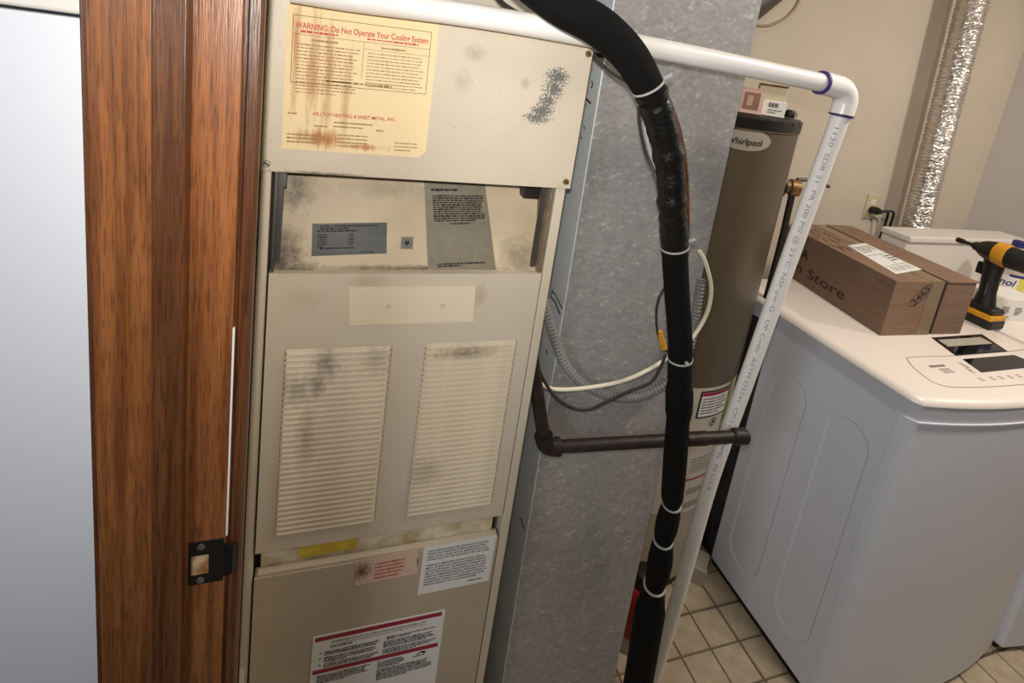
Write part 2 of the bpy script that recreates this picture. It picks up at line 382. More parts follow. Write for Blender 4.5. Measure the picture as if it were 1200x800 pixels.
# white panel and framed panel on the hall side, left of the jamb
yh = .605
zt = pt(60,17,1,yh).z
hp = obj('white_partition', MB().box((-1.05,yh,0), (-.2035,yh+.03,zt)), M_panelw, bevel=.002)
tag(hp, 'tall plain white flat partition left of the wooden door jamb', 'partition')
fp = thing('framed_panel', (-.6,yh+.004,zt+.002), 'cream frame around a grey recessed panel, above the plain white panel', 'panel')
z2 = zt+.003
fr = MB(); fr.box((-1.05,yh,z2),(-.2035,yh+.035,z2+.030)); fr.box((-.214,yh,z2+.030),(-.2035,yh+.035,ZC-.03))
obj('frame', fr, M_frame, fp, bevel=.004)
obj('recessed_panel', MB().box((-1.05,yh+.012,z2+.029),(-.2135,yh+.03,ZC-.03)), M_greyp, fp, bevel=.003)
# ------------------------------------------------------------------ furnace
YF = .78
N_ = Vector((0,-1,0))
def fx(x, y): return pt(x, y, 1, YF)
fL, fR = -.0885, fx(694,62).x
zTop = fx(500,24).z; zP = fx(480,210).z; zD1 = fx(475,320).z; zD0 = fx(440,626).z; zL1 = fx(440,648).z
oL, oR = fx(325,203).x, fx(648,217).x
furn = thing('gas_furnace', ((fL+fR)/2, YF+.3, 0), 'tall beige steel gas furnace with louvred door and yellowed warning paper, beside the door jamb', 'furnace')
YFB = YF + .62
dL, dR = fx(306.5,500).x, fx(605,500).x          # door edges
cab = MB()
cab.box((fL,YF,0),(dL-.003,YFB,zP+.001)); cab.box((dR+.003,YF,0),(fR-.006,YFB,zP+.001))     # stiles and sides
cab.box((dL-.002,YFB-.02,0),(dR+.002,YFB,zTop)); cab.box((fL,YF+.02,zP),(fL+.02,YFB,zTop)); cab.box((fR-.026,YF+.02,zP),(fR-.006,YFB,zTop))
cab.box((fL,YF+.02,zTop-.02),(fR-.006,YFB,zTop))
obj('cabinet', cab, M_furn, furn, bevel=.002)
dirt(M_furnp, [((fx(652,92).x,YF,fx(652,90).z),(.030,.1,.020),1.),((fx(648,104).x,YF,fx(648,104).z),(.026,.1,.022),1.),((fx(640,118).x,YF,fx(640,118).z),(.022,.1,.018),1.),((fx(634,130).x,YF,fx(634,130).z),(.030,.1,.018),1.),((fx(628,138).x,YF,fx(628,138).z),(.034,.1,.014),.9)], (112,110,106), 300, lo=.42, hi=.52, amp=3.2)
dirt(M_furnp, [((fx(380,205).x,YF,fx(380,203).z),(.10,.1,.005),.9),((fx(450,207).x,YF,fx(450,209).z),(.12,.1,.003),.8),((fx(556,62).x,YF,fx(556,62).z),(.03,.1,.02),.35),((fx(540,100).x,YF,fx(540,95).z),(.025,.1,.03),.25),((fx(614,97).x,YF,fx(614,97).z),(.012,.1,.015),.35)], (96,88,78), 90)
top = obj('upper_panel', MB().box((fL,YF-.004,zP),(fR,YF+.02,zTop)), M_furnp, furn, bevel=.0015)
M_screw = mat('screw_zinc', (186,178,158), .4, metal=.3)
for px, py, mm in ((313,190.5,M_screw),(688,63,mat('screw_rusty', (128,100,72), .5, metal=.3)),(662,212,M_brass)):
    c = fx(px, py); b = MB().lathe((c.x, YF-.004, c.z), [(.0052,0),(.0052,.0018),(.004,.0035)], (0,-1,0), 16)
    s_ = obj('screw', b, mm, furn, smooth=True)
    obj('screw_slot', MB().hexa([(c.x-.004,YF-.0079,c.z+.0016),(c.x+.003,YF-.0079,c.z-.003),(c.x+.0042,YF-.0079,c.z-.0018),(c.x-.003,YF-.0079,c.z+.0028)],(0,.0006,0)), M_dark, s_)
# recess: sloping inner panel, side returns
yi0, yi1 = YF+.012, YF+.075
zi0, zi1 = zD1-.004, zP+.03
nI = Vector((0, -(zi1-zi0), (yi1-yi0))).normalized()
dirt(M_inner, [((oL+.01,YF,zD1+.015),(.06,.3,.075),1.0),((oL+.03,YF,zD1),(.07,.3,.025),1.),((oL+.02,YF,zP-.03),(.05,.3,.07),.9),((oR-.03,YF,zD1+.02),(.06,.3,.06),.5),((.15,YF,zD1+.002),(.3,.3,.008),.9),((.10,YF,zP-.03),(.14,.3,.03),.35)], (78,62,36), 60)
obj('inner_panel', MB().hexa([(oL-.003,yi0,zi0),(oR-.0015,yi0,zi0),(oR-.0015,yi1,zi1),(oL-.003,yi1,zi1)], (0,.004,.001)), M_inner, furn)
obj('opening_return', MB().box((dL+.0015,YF+.001,zD1),(oL+.001,YF+.10,zP+.01)), M_steel, furn)
M_cheek = mat('soiled_steel', (128,112,88), .6, noise=(98,84,62), scale=50)
obj('opening_return', MB().box((oR-.001,YF+.001,zD1),(oR+.003,YF+.14,zP+.01)), M_cheek, furn, label='soiled brown side return')
obj('return_flange', MB().box((oR-.012,YF+.015,zD1),(oR-.002,YF+.018,zP+.01)), M_steel, furn)
obj('return_flange', MB().box((oL,YF+.015,zD1),(oL+.008,YF+.018,zP+.01)), M_steel, furn)
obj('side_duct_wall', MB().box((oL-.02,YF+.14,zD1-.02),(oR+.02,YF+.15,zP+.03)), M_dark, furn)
c = pl(617, 226, (0,yi1-.02,zi1-.05), nI)
obj('bracket', MB().box((c.x-.012,c.y-.02,c.z-.004),(c.x+.016,c.y+.02,zP+.02)), M_iron, furn, bevel=.001)
c = fx(331,212); obj('clip', MB().box((c.x-.003,YF+.012,c.z-.012),(c.x+.004,YF+.016,c.z+.010)), M_steel, furn)
def ip(x, y): return pl(x, y, (0,yi0-.0004,zi0), nI)
def sheet4(tl, tr, bl, fn, n, lift=.0006): return Sheet(fn(*tl), fn(*tr), fn(*bl), n, lift)
rnd = random.Random(3)
sh = sheet4((366,262),(453.5,260.5),(365,300), ip, nI)
rp = obj('rating_plate', sh.plate(), M_plate, furn, label='blue-grey metal rating plate with fine print')
b = MB(); sh.dashes(.1,.09,.9,2,.075,.045,b,rnd); sh.dashes(.06,.24,.9,1,.1,.05,b,rnd); sh.dashes(.07,.36,.2,6,.075,.045,b,rnd); sh.dashes(.48,.36,.55,5,.075,.045,b,rnd); sh.dashes(.1,.78,.75,1,.08,.05,b,rnd); sh.dashes(.65,.93,.95,1,.08,.04,b,rnd)
obj('fine_print', b, M_ink, rp)
sh = sheet4((497,211),(570,215),(501,315), ip, nI)
tl, tr, bl, br = ip(497,212), ip(568,214), ip(501.5,315), ip(581,316)
fl = obj('foil_label', MB().hexa([tl,tr,br,bl], nI*.0006), M_dull, furn, label='tall dull grey label with worn print')
sh = Sheet(ip(500,212), ip(571,213), ip(505,315), nI)
b = MB(); sh.dashes(.06,.10,.92,1,.05,.03,b,rnd); sh.dashes(.08,.17,.94,12,.026,.02,b,rnd); sh.dashes(.34,.49,.72,1,.02,.02,b,rnd); sh.dashes(.1,.95,.97,2,.025,.02,b,rnd)
obj('fine_print', b, M_ink, fl)
c = ip(477,284.5); k = Vector((1,0,0)); vv = nI.cross(k); 
b = MB(); q = .0098
b.hexa([c-k*q-vv*q, c+k*q-vv*q, c+k*q+vv*q, c-k*q+vv*q], nI*.0008)
em = obj('emblem', b, M_dull, furn, bevel=.0006, label='small square badge with a star in a dark circle')
b = MB(); b.lathe(c+nI*.0008, [(.0084,0),(.0084,.0006)], nI, 24); obj('dark_disc', b, mat('badge_disc', (112,110,104), .5), em)
star = [c+nI*.0018 + (k*math.sin(i*math.pi/5)+vv*math.cos(i*math.pi/5))*(.0062 if i % 2 == 0 else .0028)*-1 for i in range(10)]
ring = MB()
for i in range(10): ring.add([star[i], star[(i+1) % 10], c+nI*.0018], [(0,1,2)])
ring2 = [c+nI*.0016+(k*math.cos(i*math.pi/12)+vv*math.sin(i*math.pi/12))*rr for rr in (.0072,.0078) for i in range(24)]
ring.add(ring2, [(i,(i+1) % 24,24+(i+1) % 24,24+i) for i in range(24)])
obj('star', ring, M_ink, em)
# upper panel paper
YP = YF-.0042
def fp_(x, y): return pt(x, y, 1, YP)
tl, tr, bl, br, br2 = fp_(337,4), fp_(515,28), fp_(330,174), fp_(491,184.5), fp_(499,177)
sh = Sheet(tl, tr, bl, N_, .0005)
M_paper_n = M_paper
dirt(M_paper, [((fp_(343,120).x,YF,fp_(343,60).z),(.008,.1,.13),.8),((fp_(365,120).x,YF,fp_(365,80).z),(.012,.1,.14),.7),((fp_(385,90).x,YF,fp_(385,90).z),(.012,.1,.13),.75),((fp_(405,120).x,YF,fp_(405,110).z),(.01,.1,.10),.7),((fp_(375,166).x,YF,fp_(375,162).z),(.06,.1,.02),1.0),((fp_(425,172).x,YF,fp_(425,172).z),(.05,.1,.008),.9)], (176,122,70), 60, st=(3.2,1,.35), lo=.25, hi=.9, amp=2.0)
b = MB().hexa([tl, tr, br2, br, bl], N_*.0005)
pp = obj('warning_paper', b, M_paper, furn, label='yellowed water-stained warning paper')
def uv(px, py):
    q = fp_(px, py) - sh.o; return q.dot(sh.u)/sh.u.length_squared, q.dot(sh.w)/sh.w.length_squared
b = MB(); (a0,b0),(a1,b1) = uv(344,17), uv(499,112)
a1 = uv(506,45)[0]*.995
for q in ((a0,b0,a1,b0),(a1,b0,a1,b1),(a1,b1,a0,b1),(a0,b1,a0,b0)): sh.line(*q, .0007, b)
bm_ = b0+(b1-b0)*.275; sh.line(a0, bm_, a1, bm_, .0005, b); am = (a0+a1)/2; sh.line(am, bm_, am, b1-.07, .0005, b); sh.line(am, bm_+.05, a1, bm_+.05,.0004,b)
obj('ruled_border', b, mat('rule_ink', (92, 74, 54), .8), pp)
b = MB(); sh.text('WARNING: Do Not Operate Your Cooling System', a0+.015, b0+.085, .042, b, bold=True, width=(a1-a0)*.965)
obj('warning_heading', b, M_red, pp); b = MB(); sh.text('HILLTOP HEATING & SHEET METAL, INC.', .19, .745, .026, b, bold=True, width=.56)
obj('company_line', b, M_red, pp); b = MB(); rr_ = random.Random(5); sh.dashes(a0+.05, bm_-.022, am-.03, 1, .03, .016, b, rr_); sh.dashes(am+.02, bm_-.022, a1-.03, 1, .03, .012, b, rr_)
obj('red_lettering', b, M_red, pp)
b = MB(); sh.dashes(a0+.12,bm_+.03,am-.12,1,.03,.016,b,rr_); sh.dashes(a0+.03,bm_+.065,am-.02,15,.0235,.008,b,rr_); sh.dashes(am+.12,bm_+.03,a1-.12,1,.03,.014,b,rr_); sh.dashes(am+.03,bm_+.075,a1-.02,11,.0235,.007,b,rr_)
sh.dashes(.26,b1-.03,.72,1,.03,.014,b,rr_); sh.dashes(.03,.74,.17,1,.03,.012,b,rr_); sh.dashes(.33,.785,.6,2,.03,.012,b,rr_); sh.dashes(.2,.82,.3,1,.03,.012,b,rr_); sh.dashes(.62,.825,.74,1,.03,.012,b,rr_)
sh.dashes(.36,.875,.58,4,.027,.01,b,rr_); sh.dashes(.76,.91,.94,3,.027,.01,b,rr_); sh.dashes(.03,.89,.26,3,.027,.012,b,rr_)
obj('fine_print', b, M_inkb, pp)
# louvred door with two grilles of slats
gl = [(332,410),(461,402),(324,626)], [(498,402),(603,397.5),(477,602)]
doorp = MB()
G = []
for tl, tr, bl in gl:
    p, q, r = fx(*tl), fx(*tr), fx(*bl); G.append((p.x, q.x, r.z, (p.z+q.z)/2))
G[1] = (fx(487,500).x, fx(590,500).x, G[1][2], G[1][3]); G[0] = (fx(328,515).x, fx(450,500).x, G[0][2], G[0][3])
zg0 = (G[0][2]+G[1][2])/2; zg1 = (G[0][3]+G[1][3])/2
G = [(g[0], g[1], zg0, zg1) for g in G]
yd0, yd1 = YF-.002, YF+.011
xs_ = [dL, G[0][0], G[0][1], G[1][0], G[1][1], dR]; zs_ = [zD0, zg0, zg1, zD1]
for yy in (yd0, yd1): doorp.v += [Vector((x, yy, z)) for z in zs_ for x in xs_]
def gi(i, j, k): return k*24 + j*6 + i
for j in range(3):
    for i in range(5):
        if j == 1 and i in (1, 3):
            doorp.f += [[gi(i,1,0),gi(i+1,1,0),gi(i+1,1,1),gi(i,1,1)],[gi(i,2,0),gi(i,2,1),gi(i+1,2,1),gi(i+1,2,0)],[gi(i,1,0),gi(i,1,1),gi(i,2,1),gi(i,2,0)],[gi(i+1,1,0),gi(i+1,2,0),gi(i+1,2,1),gi(i+1,1,1)]]
        else: doorp.f += [[gi(i,j,0),gi(i+1,j,0),gi(i+1,j+1,0),gi(i,j+1,0)],[gi(i,j,1),gi(i,j+1,1),gi(i+1,j+1,1),gi(i+1,j,1)]]
for i in range(5): doorp.f += [[gi(i,0,0),gi(i,0,1),gi(i+1,0,1),gi(i+1,0,0)],[gi(i,3,0),gi(i+1,3,0),gi(i+1,3,1),gi(i,3,1)]]
for j in range(3): doorp.f += [[gi(0,j,0),gi(0,j+1,0),gi(0,j+1,1),gi(0,j,1)],[gi(5,j,0),gi(5,j,1),gi(5,j+1,1),gi(5,j+1,0)]]
dr = obj('louvred_door', doorp, M_furn, furn)
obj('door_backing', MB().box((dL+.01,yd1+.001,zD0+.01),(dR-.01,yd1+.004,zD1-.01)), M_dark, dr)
NS = 34
for g in G:
    ph = (zg1-zg0)/NS; w_ = g[1]-g[0]; e = .004; me = None
    for i in range(NS):
        z = zg0 + i*ph
        if me is None:
            b = MB()
            xs = [(g[0]+.0002, 0), (g[0]+e, 1), (g[1]-e, 1), (g[1]-.0002, 0)]
            rows = [(ph, .0, 1), (ph*.5, .0028, 1), (ph*.22, .0048, 1), (ph*.20, -.002, 1)]
            vs = []
            for x, k in xs:
                for dz, dy, _ in rows: vs.append((x, yd0+.0008 - dy*k, z+dz))
            fs = [(c*4+r, c*4+r+1, (c+1)*4+r+1, (c+1)*4+r) for c in range(3) for r in range(3)]
            b.add(vs, fs); o = obj('slat', b, M_slat, dr); me = o.data; zz = z
        else:
            o = bpy.data.objects.new('slat', me); COL.objects.link(o); o.parent = dr; o.location = (0,0,z-zz)
dirt(M_slat, [((fx(382,430).x,YF,fx(382,425).z),(.03,.1,.05),.9),((fx(372,450).x,YF,fx(372,450).z),(.02,.1,.04),.9),((fx(350,440).x,YF,fx(350,455).z),(.05,.1,.05),.6),((fx(360,500).x,YF,fx(360,510).z),(.03,.1,.09),.5),((fx(545,410).x,YF,fx(545,412).z),(.1,.1,.02),.75),((fx(440,420).x,YF,fx(440,420).z),(.04,.1,.06),.5),((fx(500,540).x,YF,fx(500,550).z),(.05,.1,.05),.4)], (104,90,66), 90)
dirt(M_furn, [((fx(430,330).x,YF,fx(430,330).z),(.05,.1,.02),.35),((fx(562,345).x,YF,fx(562,345).z),(.018,.1,.035),.4),((fx(355,355).x,YF,fx(355,350).z),(.05,.1,.03),.2)], (150,124,88), 60)
sh = Sheet(fx(409,336), fx(557,335), fx(409,380), N_, .0012); sh.o += Vector((0,-.002,0))
bp_ = obj('blank_plate', sh.plate(), mat('cream_plate', (222,206,178), .5), dr, label='plain cream cover plate with two rivets')
for a in (.3, .73):
    c = sh.p(a, .52, 1); obj('rivet', MB().lathe(c, [(.0022,0),(.0022,.0008),(.0012,.0014)], N_, 12), M_white, bp_)
    obj('rivet_ring', MB().lathe(c, [(.0030,0),(.0030,.0004)], N_, 12), M_iron, bp_)
# gap with torn insulation strip, lower panel with lip
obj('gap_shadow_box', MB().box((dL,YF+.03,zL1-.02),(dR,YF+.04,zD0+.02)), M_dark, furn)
M_ins = mat('torn_foil_strip', (240,230,200), .6, noise=(190,168,120), scale=26)
obj('insulation_strip', MB().box((dL+.008,YF+.012,zL1-.006),(dR-.012,YF+.02,zD0-.004)), M_ins, furn)
zy = zL1
obj('yellow_strip', MB().box((fx(350,640).x,YF+.010,zL1+.006),(fx(420,630).x,YF+.0118,zD0-.004)), mat('yellow_paper', (232,206,70), .6, noise=(206,176,60), scale=50), furn)
lp = MB().box((dL,YF-.002,.06),(dR,YF+.02,zL1-.010)); lp.hexa([(dL+.004,YF-.001,zL1-.012),(dL+.004,YF+.0,zL1-.004),(dL+.004,YF+.010,zL1-.001),(dL+.004,YF+.010,zL1-.012)], (dR-dL-.008,0,0))
low = obj('lower_panel', lp, M_furnl, furn, bevel=.001)
obj('base', MB().box((dL,YF+.004,0),(dR,YF+.02,.058)), M_furnl, furn)
YL = YF-.0022
def flp(x, y): return pt(x, y, 1, YL)
def stick(tl, tr, bl, m, name, parent, label):
    s = Sheet(flp(*tl), flp(*tr), flp(*bl), N_, .0005); return s, obj(name, s.plate(), m, parent, label=label)
M_pink = mat('stained_pink_label', (214,186,164), .6)
tl, tr, bl = (417,656.5),(491,643),(416,686)
s1, o1 = stick(tl, tr, bl, M_pink, 'burnt_label', low, 'small pale label, brown-stained at its left end')
dirt(M_pink, [((s1.p(.10,.45).x,YF,s1.p(.10,.45).z),(.026,.1,.034),1.0),((s1.p(1.0,.5).x,YF,s1.p(1.0,.5).z),(.006,.1,.02),1.0)], (84,44,20), 130)
b = MB(); s1.dashes(.3,.28,.8,5,.14,.07,b,rnd); obj('red_print', b, M_red, o1)
s2, o2 = stick((497,641.5),(582,626.5),(489,697), M_white, 'instruction_label', low, 'white label of black capital lettering')
s2 = Sheet(flp(496,641.5), flp(581.5,626.5), flp(488.5,697), N_, .0005)
tl_, tr_, bl_ = flp(496,641.5), flp(581.5,627), flp(490,696.5)
b = MB()
L2 = ['THIS FURNACE MUST BE INSTALLED IN ACCOR-', 'DANCE WITH MANUFACTURER\'S INSTRUCTIONS', 'AND LOCAL CODES. IN THE ABSENCE OF LOCAL', 'CODES, FOLLOW THE NATIONAL FUEL GAS CODE.', '', 'WARNING: IMPROPER INSTALLATION, ADJUST-', 'MENT, ALTERATION, SERVICE OR MAINTENANCE', 'CAN CAUSE INJURY OR PROPERTY DAMAGE. RE-', 'FER TO THE INSTALLATION INSTRUCTIONS AND', 'USER\'S INFORMATION MANUAL PROVIDED WITH', 'FURNACE. FOR ASSISTANCE OR ADDITIONAL IN-', 'FORMATION CONSULT A QUALIFIED INSTALLER,', 'SERVICE AGENCY OR THE GAS SUPPLIER.']
for i, t in enumerate(L2):
    if t: s2.text(t, .07, .115+i*.059, .036, b, bold=True, width=.86*min(1, len(t)/41))
s2.dashes(.68,.9,.92,1,.05,.025,b,rnd)
obj('lettering', b, M_ink, o2)
s3, o3 = stick((367,746),(522.5,711),(360,803), M_white, 'safety_label', low, 'large white safety label with two crimson bars')
tl, tr = flp(367,746), flp(522.5,711); w3 = (tr-tl); h3 = .19
s3 = Sheet(tl, tl+Vector((w3.x,0,0)), tl+Vector((0,0,-h3)), N_, .0005)
o3.data.clear_geometry(); tmp = s3.plate(); o3.data.from_pydata([tuple(v - furn.location) for v in tmp.v], [], [tuple(f) for f in tmp.f]); o3.data.materials.clear(); o3.data.materials.append(M_white)
b = MB()
for y0_ in (.02, .42):
    b.add([s3.p(.015,y0_,1.4), s3.p(.975,y0_,1.4), s3.p(.975,y0_+.05,1.4), s3.p(.015,y0_+.05,1.4)], [(0,1,2,3)])
obj('crimson_bar', b, M_redb, o3)
b = MB(); s3.text('WARNING: If you do not follow these instructions exactly, a fire', .13, .115, .022, b, bold=True, width=.72); s3.text('or explosion may result causing property damage, personal injury', .13, .145, .02, b, width=.72)
s3.dashes(.13,.165,.32,1,.03,.02,b,rnd)
for a, y_, n in ((.09,.215,3),(.09,.285,4),(.09,.365,3)): s3.dashes(a,y_,.5,n,.018,.012,b,rnd)
for a, y_, n in ((.55,.20,2),(.53,.25,5),(.53,.35,4)): s3.dashes(a,y_,.95,n,.018,.012,b,rnd)
for y_ in (.215,.285,.365): b.add([s3.p(.055,y_-.006,1.6),s3.p(.068,y_-.006,1.6),s3.p(.068,y_+.008,1.6),s3.p(.055,y_+.008,1.6)],[(0,1,2,3)])
s3.dashes(.05,.5,.45,6,.018,.012,b,rnd); s3.dashes(.5,.5,.72,5,.018,.012,b,rnd); s3.dashes(.5,.6,.95,8,.018,.012,b,rnd); s3.dashes(.78,.535,.92,1,.02,.012,b,rnd)
b.add([s3.p(.80,.52,1.6),s3.p(.84,.485,1.6),s3.p(.86,.485,1.6),s3.p(.82,.52,1.6)],[(0,1,2,3)]); b.add([s3.p(.84,.485,1.6),s3.p(.87,.485,1.6),s3.p(.885,.52,1.6),s3.p(.86,.52,1.6)],[(0,1,2,3)])
obj('fine_print', b, M_ink, o3)
c = fx(283,790); obj('paint_scuff', MB().box((c.x-.003,YF-.0006,c.z-.03),(c.x+.004,YF-.0001,c.z+.012)), M_white, furn)
# plenum above the furnace
pb = MB().box((fL+.03,YF+.12,zTop),(fR-.03,YFB-.04,ZC-.02))
tag(obj('supply_plenum', pb, mat('plenum_paint', (190,184,168), .6), bevel=.003), 'pale beige painted duct box rising from the furnace top', 'duct')
# ------------------------------------------------------------------ return duct
YD = .86
def dx(x, y): return pt(x, y, 1, YD)
a0, a1 = dx(709,63), dx(592.5,774); b0, b1 = dx(893,0), dx(760,610)
def lerpx(p, q, z): return p.x + (q.x-p.x)*(z-p.z)/(q.z-p.z)
z0_, z1_ = 0.0, ZC-.005
D = .26
q0 = [(lerpx(a0,a1,z0_),YD), (lerpx(b0,b1,z0_),YD), (lerpx(b0,b1,z0_),YD+D), (lerpx(a0,a1,z0_),YD+D)]
q1 = [(lerpx(a0,a1,z1_),YD), (lerpx(b0,b1,z1_),YD), (lerpx(b0,b1,z1_),YD+D), (lerpx(a0,a1,z1_),YD+D)]
duct = thing('return_duct', (.6,YD+D/2,0), 'tall galvanised sheet-metal duct standing between the furnace and the water heater', 'duct')
V = [(x,y,z0_) for x,y in q0] + [(x,y,z1_) for x,y in q1]
b = MB().add(V, [(0,1,5,4),(1,2,6,5),(2,3,7,6),(4,5,6,7)]); obj('duct_sheet', b, M_galv, duct)
b = MB().add([V[0],V[4],V[7],V[3]], [(0,1,2,3)]); obj('side_sheet', b, M_galvs, duct, label='smoother side sheet, bluish light put into its colour')
e0, e1 = Vector(V[0]), Vector(V[4])
obj('folded_seam', MB().tube([e0+Vector((.0005,-.0005,0)), e1+Vector((.0005,-.0005,0))], .0016, 6), M_galvs, duct)
zz = fx(700,57).z
xx = lerpx(a0,a1,1.622)
obj('drive_slip', MB().box((xx-.0035,YD+.002,1.615),(xx-.0005,YD+D-.03,1.622)), M_dark, duct)
# black marker scrawls on side sheet
mk = MB()
def sd(px, py):
    return pl(px, py, Vector(V[0])+Vector((-.0012,0,0)), Vector((1,0,-(e1.x-e0.x)/(e1.z-e0.z))).normalized())
def stroke(mb, pts, r):
    P_ = [sd(*p) for p in pts]
    mb.tube(P_, r, 5)
stroke(mk, [(693.5,95),(694.5,100),(692.5,103)], .0011); stroke(mk, [(687,115.5),(690,119),(692,121)], .0018); stroke(mk, [(684,124.5),(687,122.5)], .0007)
stroke(mk, [(646,341),(651,345),(655,354),(658.5,361)], .0011); stroke(mk, [(645,347),(650,353),(656,368)], .0013); stroke(mk, [(648,339),(646,346)], .0009); stroke(mk, [(640,410),(641.5,415)], .0012); stroke(mk, [(610,607),(614.5,620)], .001)
stroke(mk, [(680.5,160),(682,163)], .0008); stroke(mk, [(684,148),(685.5,151)], .0008)
obj('marker_scrawl', mk, M_ink, duct)
# ------------------------------------------------------------------ PVC drain line
PR = .0167
YV = .752
pv = thing('condensate_pipe', (.83,.83,0), 'white plastic drain pipe crossing over the furnace top and dropping to the floor', 'pipe')
pL = pt(300,-16,1,YV); pL = Vector((-.05, YV, pt(400,-5,1,YV).z)); pA = pt(430,1,1,YV); pB = pt(690,42,1,YV); pE = pt(988,101,1,YV)
pH = pt(963,97,1,YV)
path_h = [Vector((-.06,YV,pt(420,0,1,YV).z)), pt(420,0,1,YV), pt(560,19,1,YV), pt(690,42,1,YV), pt(830,69,1,YV), pH]
obj('horizontal_run', MB().tube(spline(path_h,4), PR, 20), M_pvc, pv, smooth=True)
vp = [((986,134),.752),((935,275),.775),((882,425),.79),((834,560),.81),((800,680),.825),((772,775),.835)]
path_v = [pt(p[0],p[1],1,y) for p,y in vp]
last = path_v[-1] + (path_v[-1]-path_v[-2]).normalized()*((path_v[-1].z-.003)/abs((path_v[-1]-path_v[-2]).normalized().z))
path_v = spline(path_v + [last], 6)
obj('vertical_run', MB().tube(path_v, PR, 20), M_pvc, pv, smooth=True)
top_v = path_v[0]; dv = (path_v[1]-path_v[0]).normalized(); dh = (pE-pH).normalized()
cor = Vector((top_v.x+.001, YV, pH.z - .004))
R_ = .030
arc = [pH]; ca = cor - Vector((R_,0,0)) 
for i in range(9):
    t = i/8*math.pi/2
    arc.append(Vector((cor.x - R_ + R_*math.sin(t), YV, pH.z-.003 - R_ + R_*math.cos(t))))
arc.append(top_v)
elb = obj('elbow', MB().tube(arc, PR*1.26, 24), M_pvc, pv, smooth=True)
obj('primer_ring', MB().tube([pH-dh*.004, pH+dh*.0005], PR*1.29, 24), M_purple, elb, label='purple primer ring')
obj('primer_ring', MB().tube([top_v-dv*.0005, top_v+dv*.003], PR*1.28, 24), M_purple, elb, label='dark primer ring')
# pipe print wrapped round the vertical run, reading downwards
v, f = text2d('1120  SDR 21  PR 200 PSI @ 23°C  NSF-pw-G   UP Code  ASTM D2241  CP-110-4  MPEL  IN U.S.A.', 1.0)
seglen = [0]
for i in range(1, len(path_v)): seglen.append(seglen[-1] + (path_v[i]-path_v[i-1]).length)
Ltot = seglen[-1]
vw = (EYE - path_v[len(path_v)//3]); 
tw = max(p[0] for p in v); start, end = .02, Ltot*.56
b = MB(); vs = []
for x, y in v:
    s_ = start + (end-start)*x/tw
    i = max(k for k in range(len(seglen)) if seglen[k] <= s_); i = min(i, len(path_v)-2)
    t = (s_-seglen[i])/(seglen[i+1]-seglen[i]); c = path_v[i].lerp(path_v[i+1], t); dd = (path_v[i+1]-path_v[i]).normalized()
    n1 = (EYE-c); n1 = (n1 - dd*n1.dot(dd)).normalized(); side = dd.cross(n1)      # side points to letter tops
    if side.dot(R0) < 0: side = -side
    ang = (y-.36)*.0105/PR + .05
    vs.append(c + (n1*math.cos(ang) + side*math.sin(ang))*(PR+.0004))
b.add(vs, f)
obj('pipe_print', b, mat('grey_print', (146,142,142), .6), pv)
# ------------------------------------------------------------------ insulated line set
def lp_(lst): return [pt(p[0],p[1],1,y) for p, y in lst]
ls = thing('insulated_line_set', tuple(pt(745,850,1,.75)*1)[:2]+(0,), 'thick black foam-wrapped refrigerant line curving down in front of the galvanised duct', 'pipe')
big = spline(lp_([((560,-75),.80),((610,-30),.74),((655,5),.70),((700,30),.69),((735,62),.685),((757,97),.685),((768,122),.685)]), 6)
n = len(big); obj('foam_sleeve', MB().tube(big, [.028]*(n-18)+[.028-.0065*((i+1)/18)**1.3 for i in range(18)], 20), M_foam, ls, smooth=True)
tp = spline(lp_([((763,108),.687),((773,140),.687),((784,185),.69),((787,230),.69),((789,262),.692),((791,292),.695)]), 8)
rt = random.Random(2); rs = []
for i in range(len(tp)): rs.append(.0222 + .0010*math.sin(i*1.3) * (1 if 8 < i < 36 else .3) + rt.uniform(-.0012,.0012) + .002*(1-i/len(tp)))
obj('tape_wrap', MB().tube(tp, rs, 24), M_tape, ls, smooth=True, label='wrinkled glossy black tape wrap')
mid = spline(lp_([((790,286),.697),((793,340),.70),((797,400),.70),((796.5,430),.70),((796,455),.70)]), 5)
obj('foam_sleeve', MB().tube(mid, .0212, 20), M_foam, ls, smooth=True)
cl = spline(lp_([((796,452),.70),((796,468),.70),((795,487),.70)]), 4)
obj('foam_collar', MB().tube(cl, [.0225,.0242,.0246,.0246,.0246,.0245,.0242,.024,.0225], 20), M_foam, ls, smooth=True)
l2 = spline(lp_([((795,484),.70),((791,540),.70),((787,590),.705)]), 6)
k = len(l2); obj('foam_sleeve', MB().tube(l2, [.0205+.0015*math.sin(math.pi*i/(k-1)) - (.004 if i==k-1 else 0) for i in range(k)], 20), M_foam, ls, smooth=True)
l3 = spline(lp_([((787,591),.705),((782,612),.707),((777,632),.71)]), 6)
k = len(l3); obj('foam_sleeve', MB().tube(l3, [.0175+.0045*math.sin(math.pi*i/(k-1)) for i in range(k)], 20), M_foam, ls, smooth=True)
l4 = spline(lp_([((777,633),.71),((773,660),.713),((767,686),.717)]), 6)
k = len(l4); obj('foam_sleeve', MB().tube(l4, [.0185+.0062*math.sin(math.pi*(i+.5)/k) for i in range(k)], 20), M_foam, ls, smooth=True)
e5 = pt(742,830,1,.735); e6 = Vector((e5.x+.02, e5.y+.01, .004))
l5 = spline(lp_([((767,686),.717),((761,720),.72),((752,775),.728)]) + [e5, e6], 6)
obj('foam_sleeve', MB().tube(l5, [.0215,.023,.0245,.026,.028]+[.031]*(len(l5)-5), 20), M_foam, ls, smooth=True)
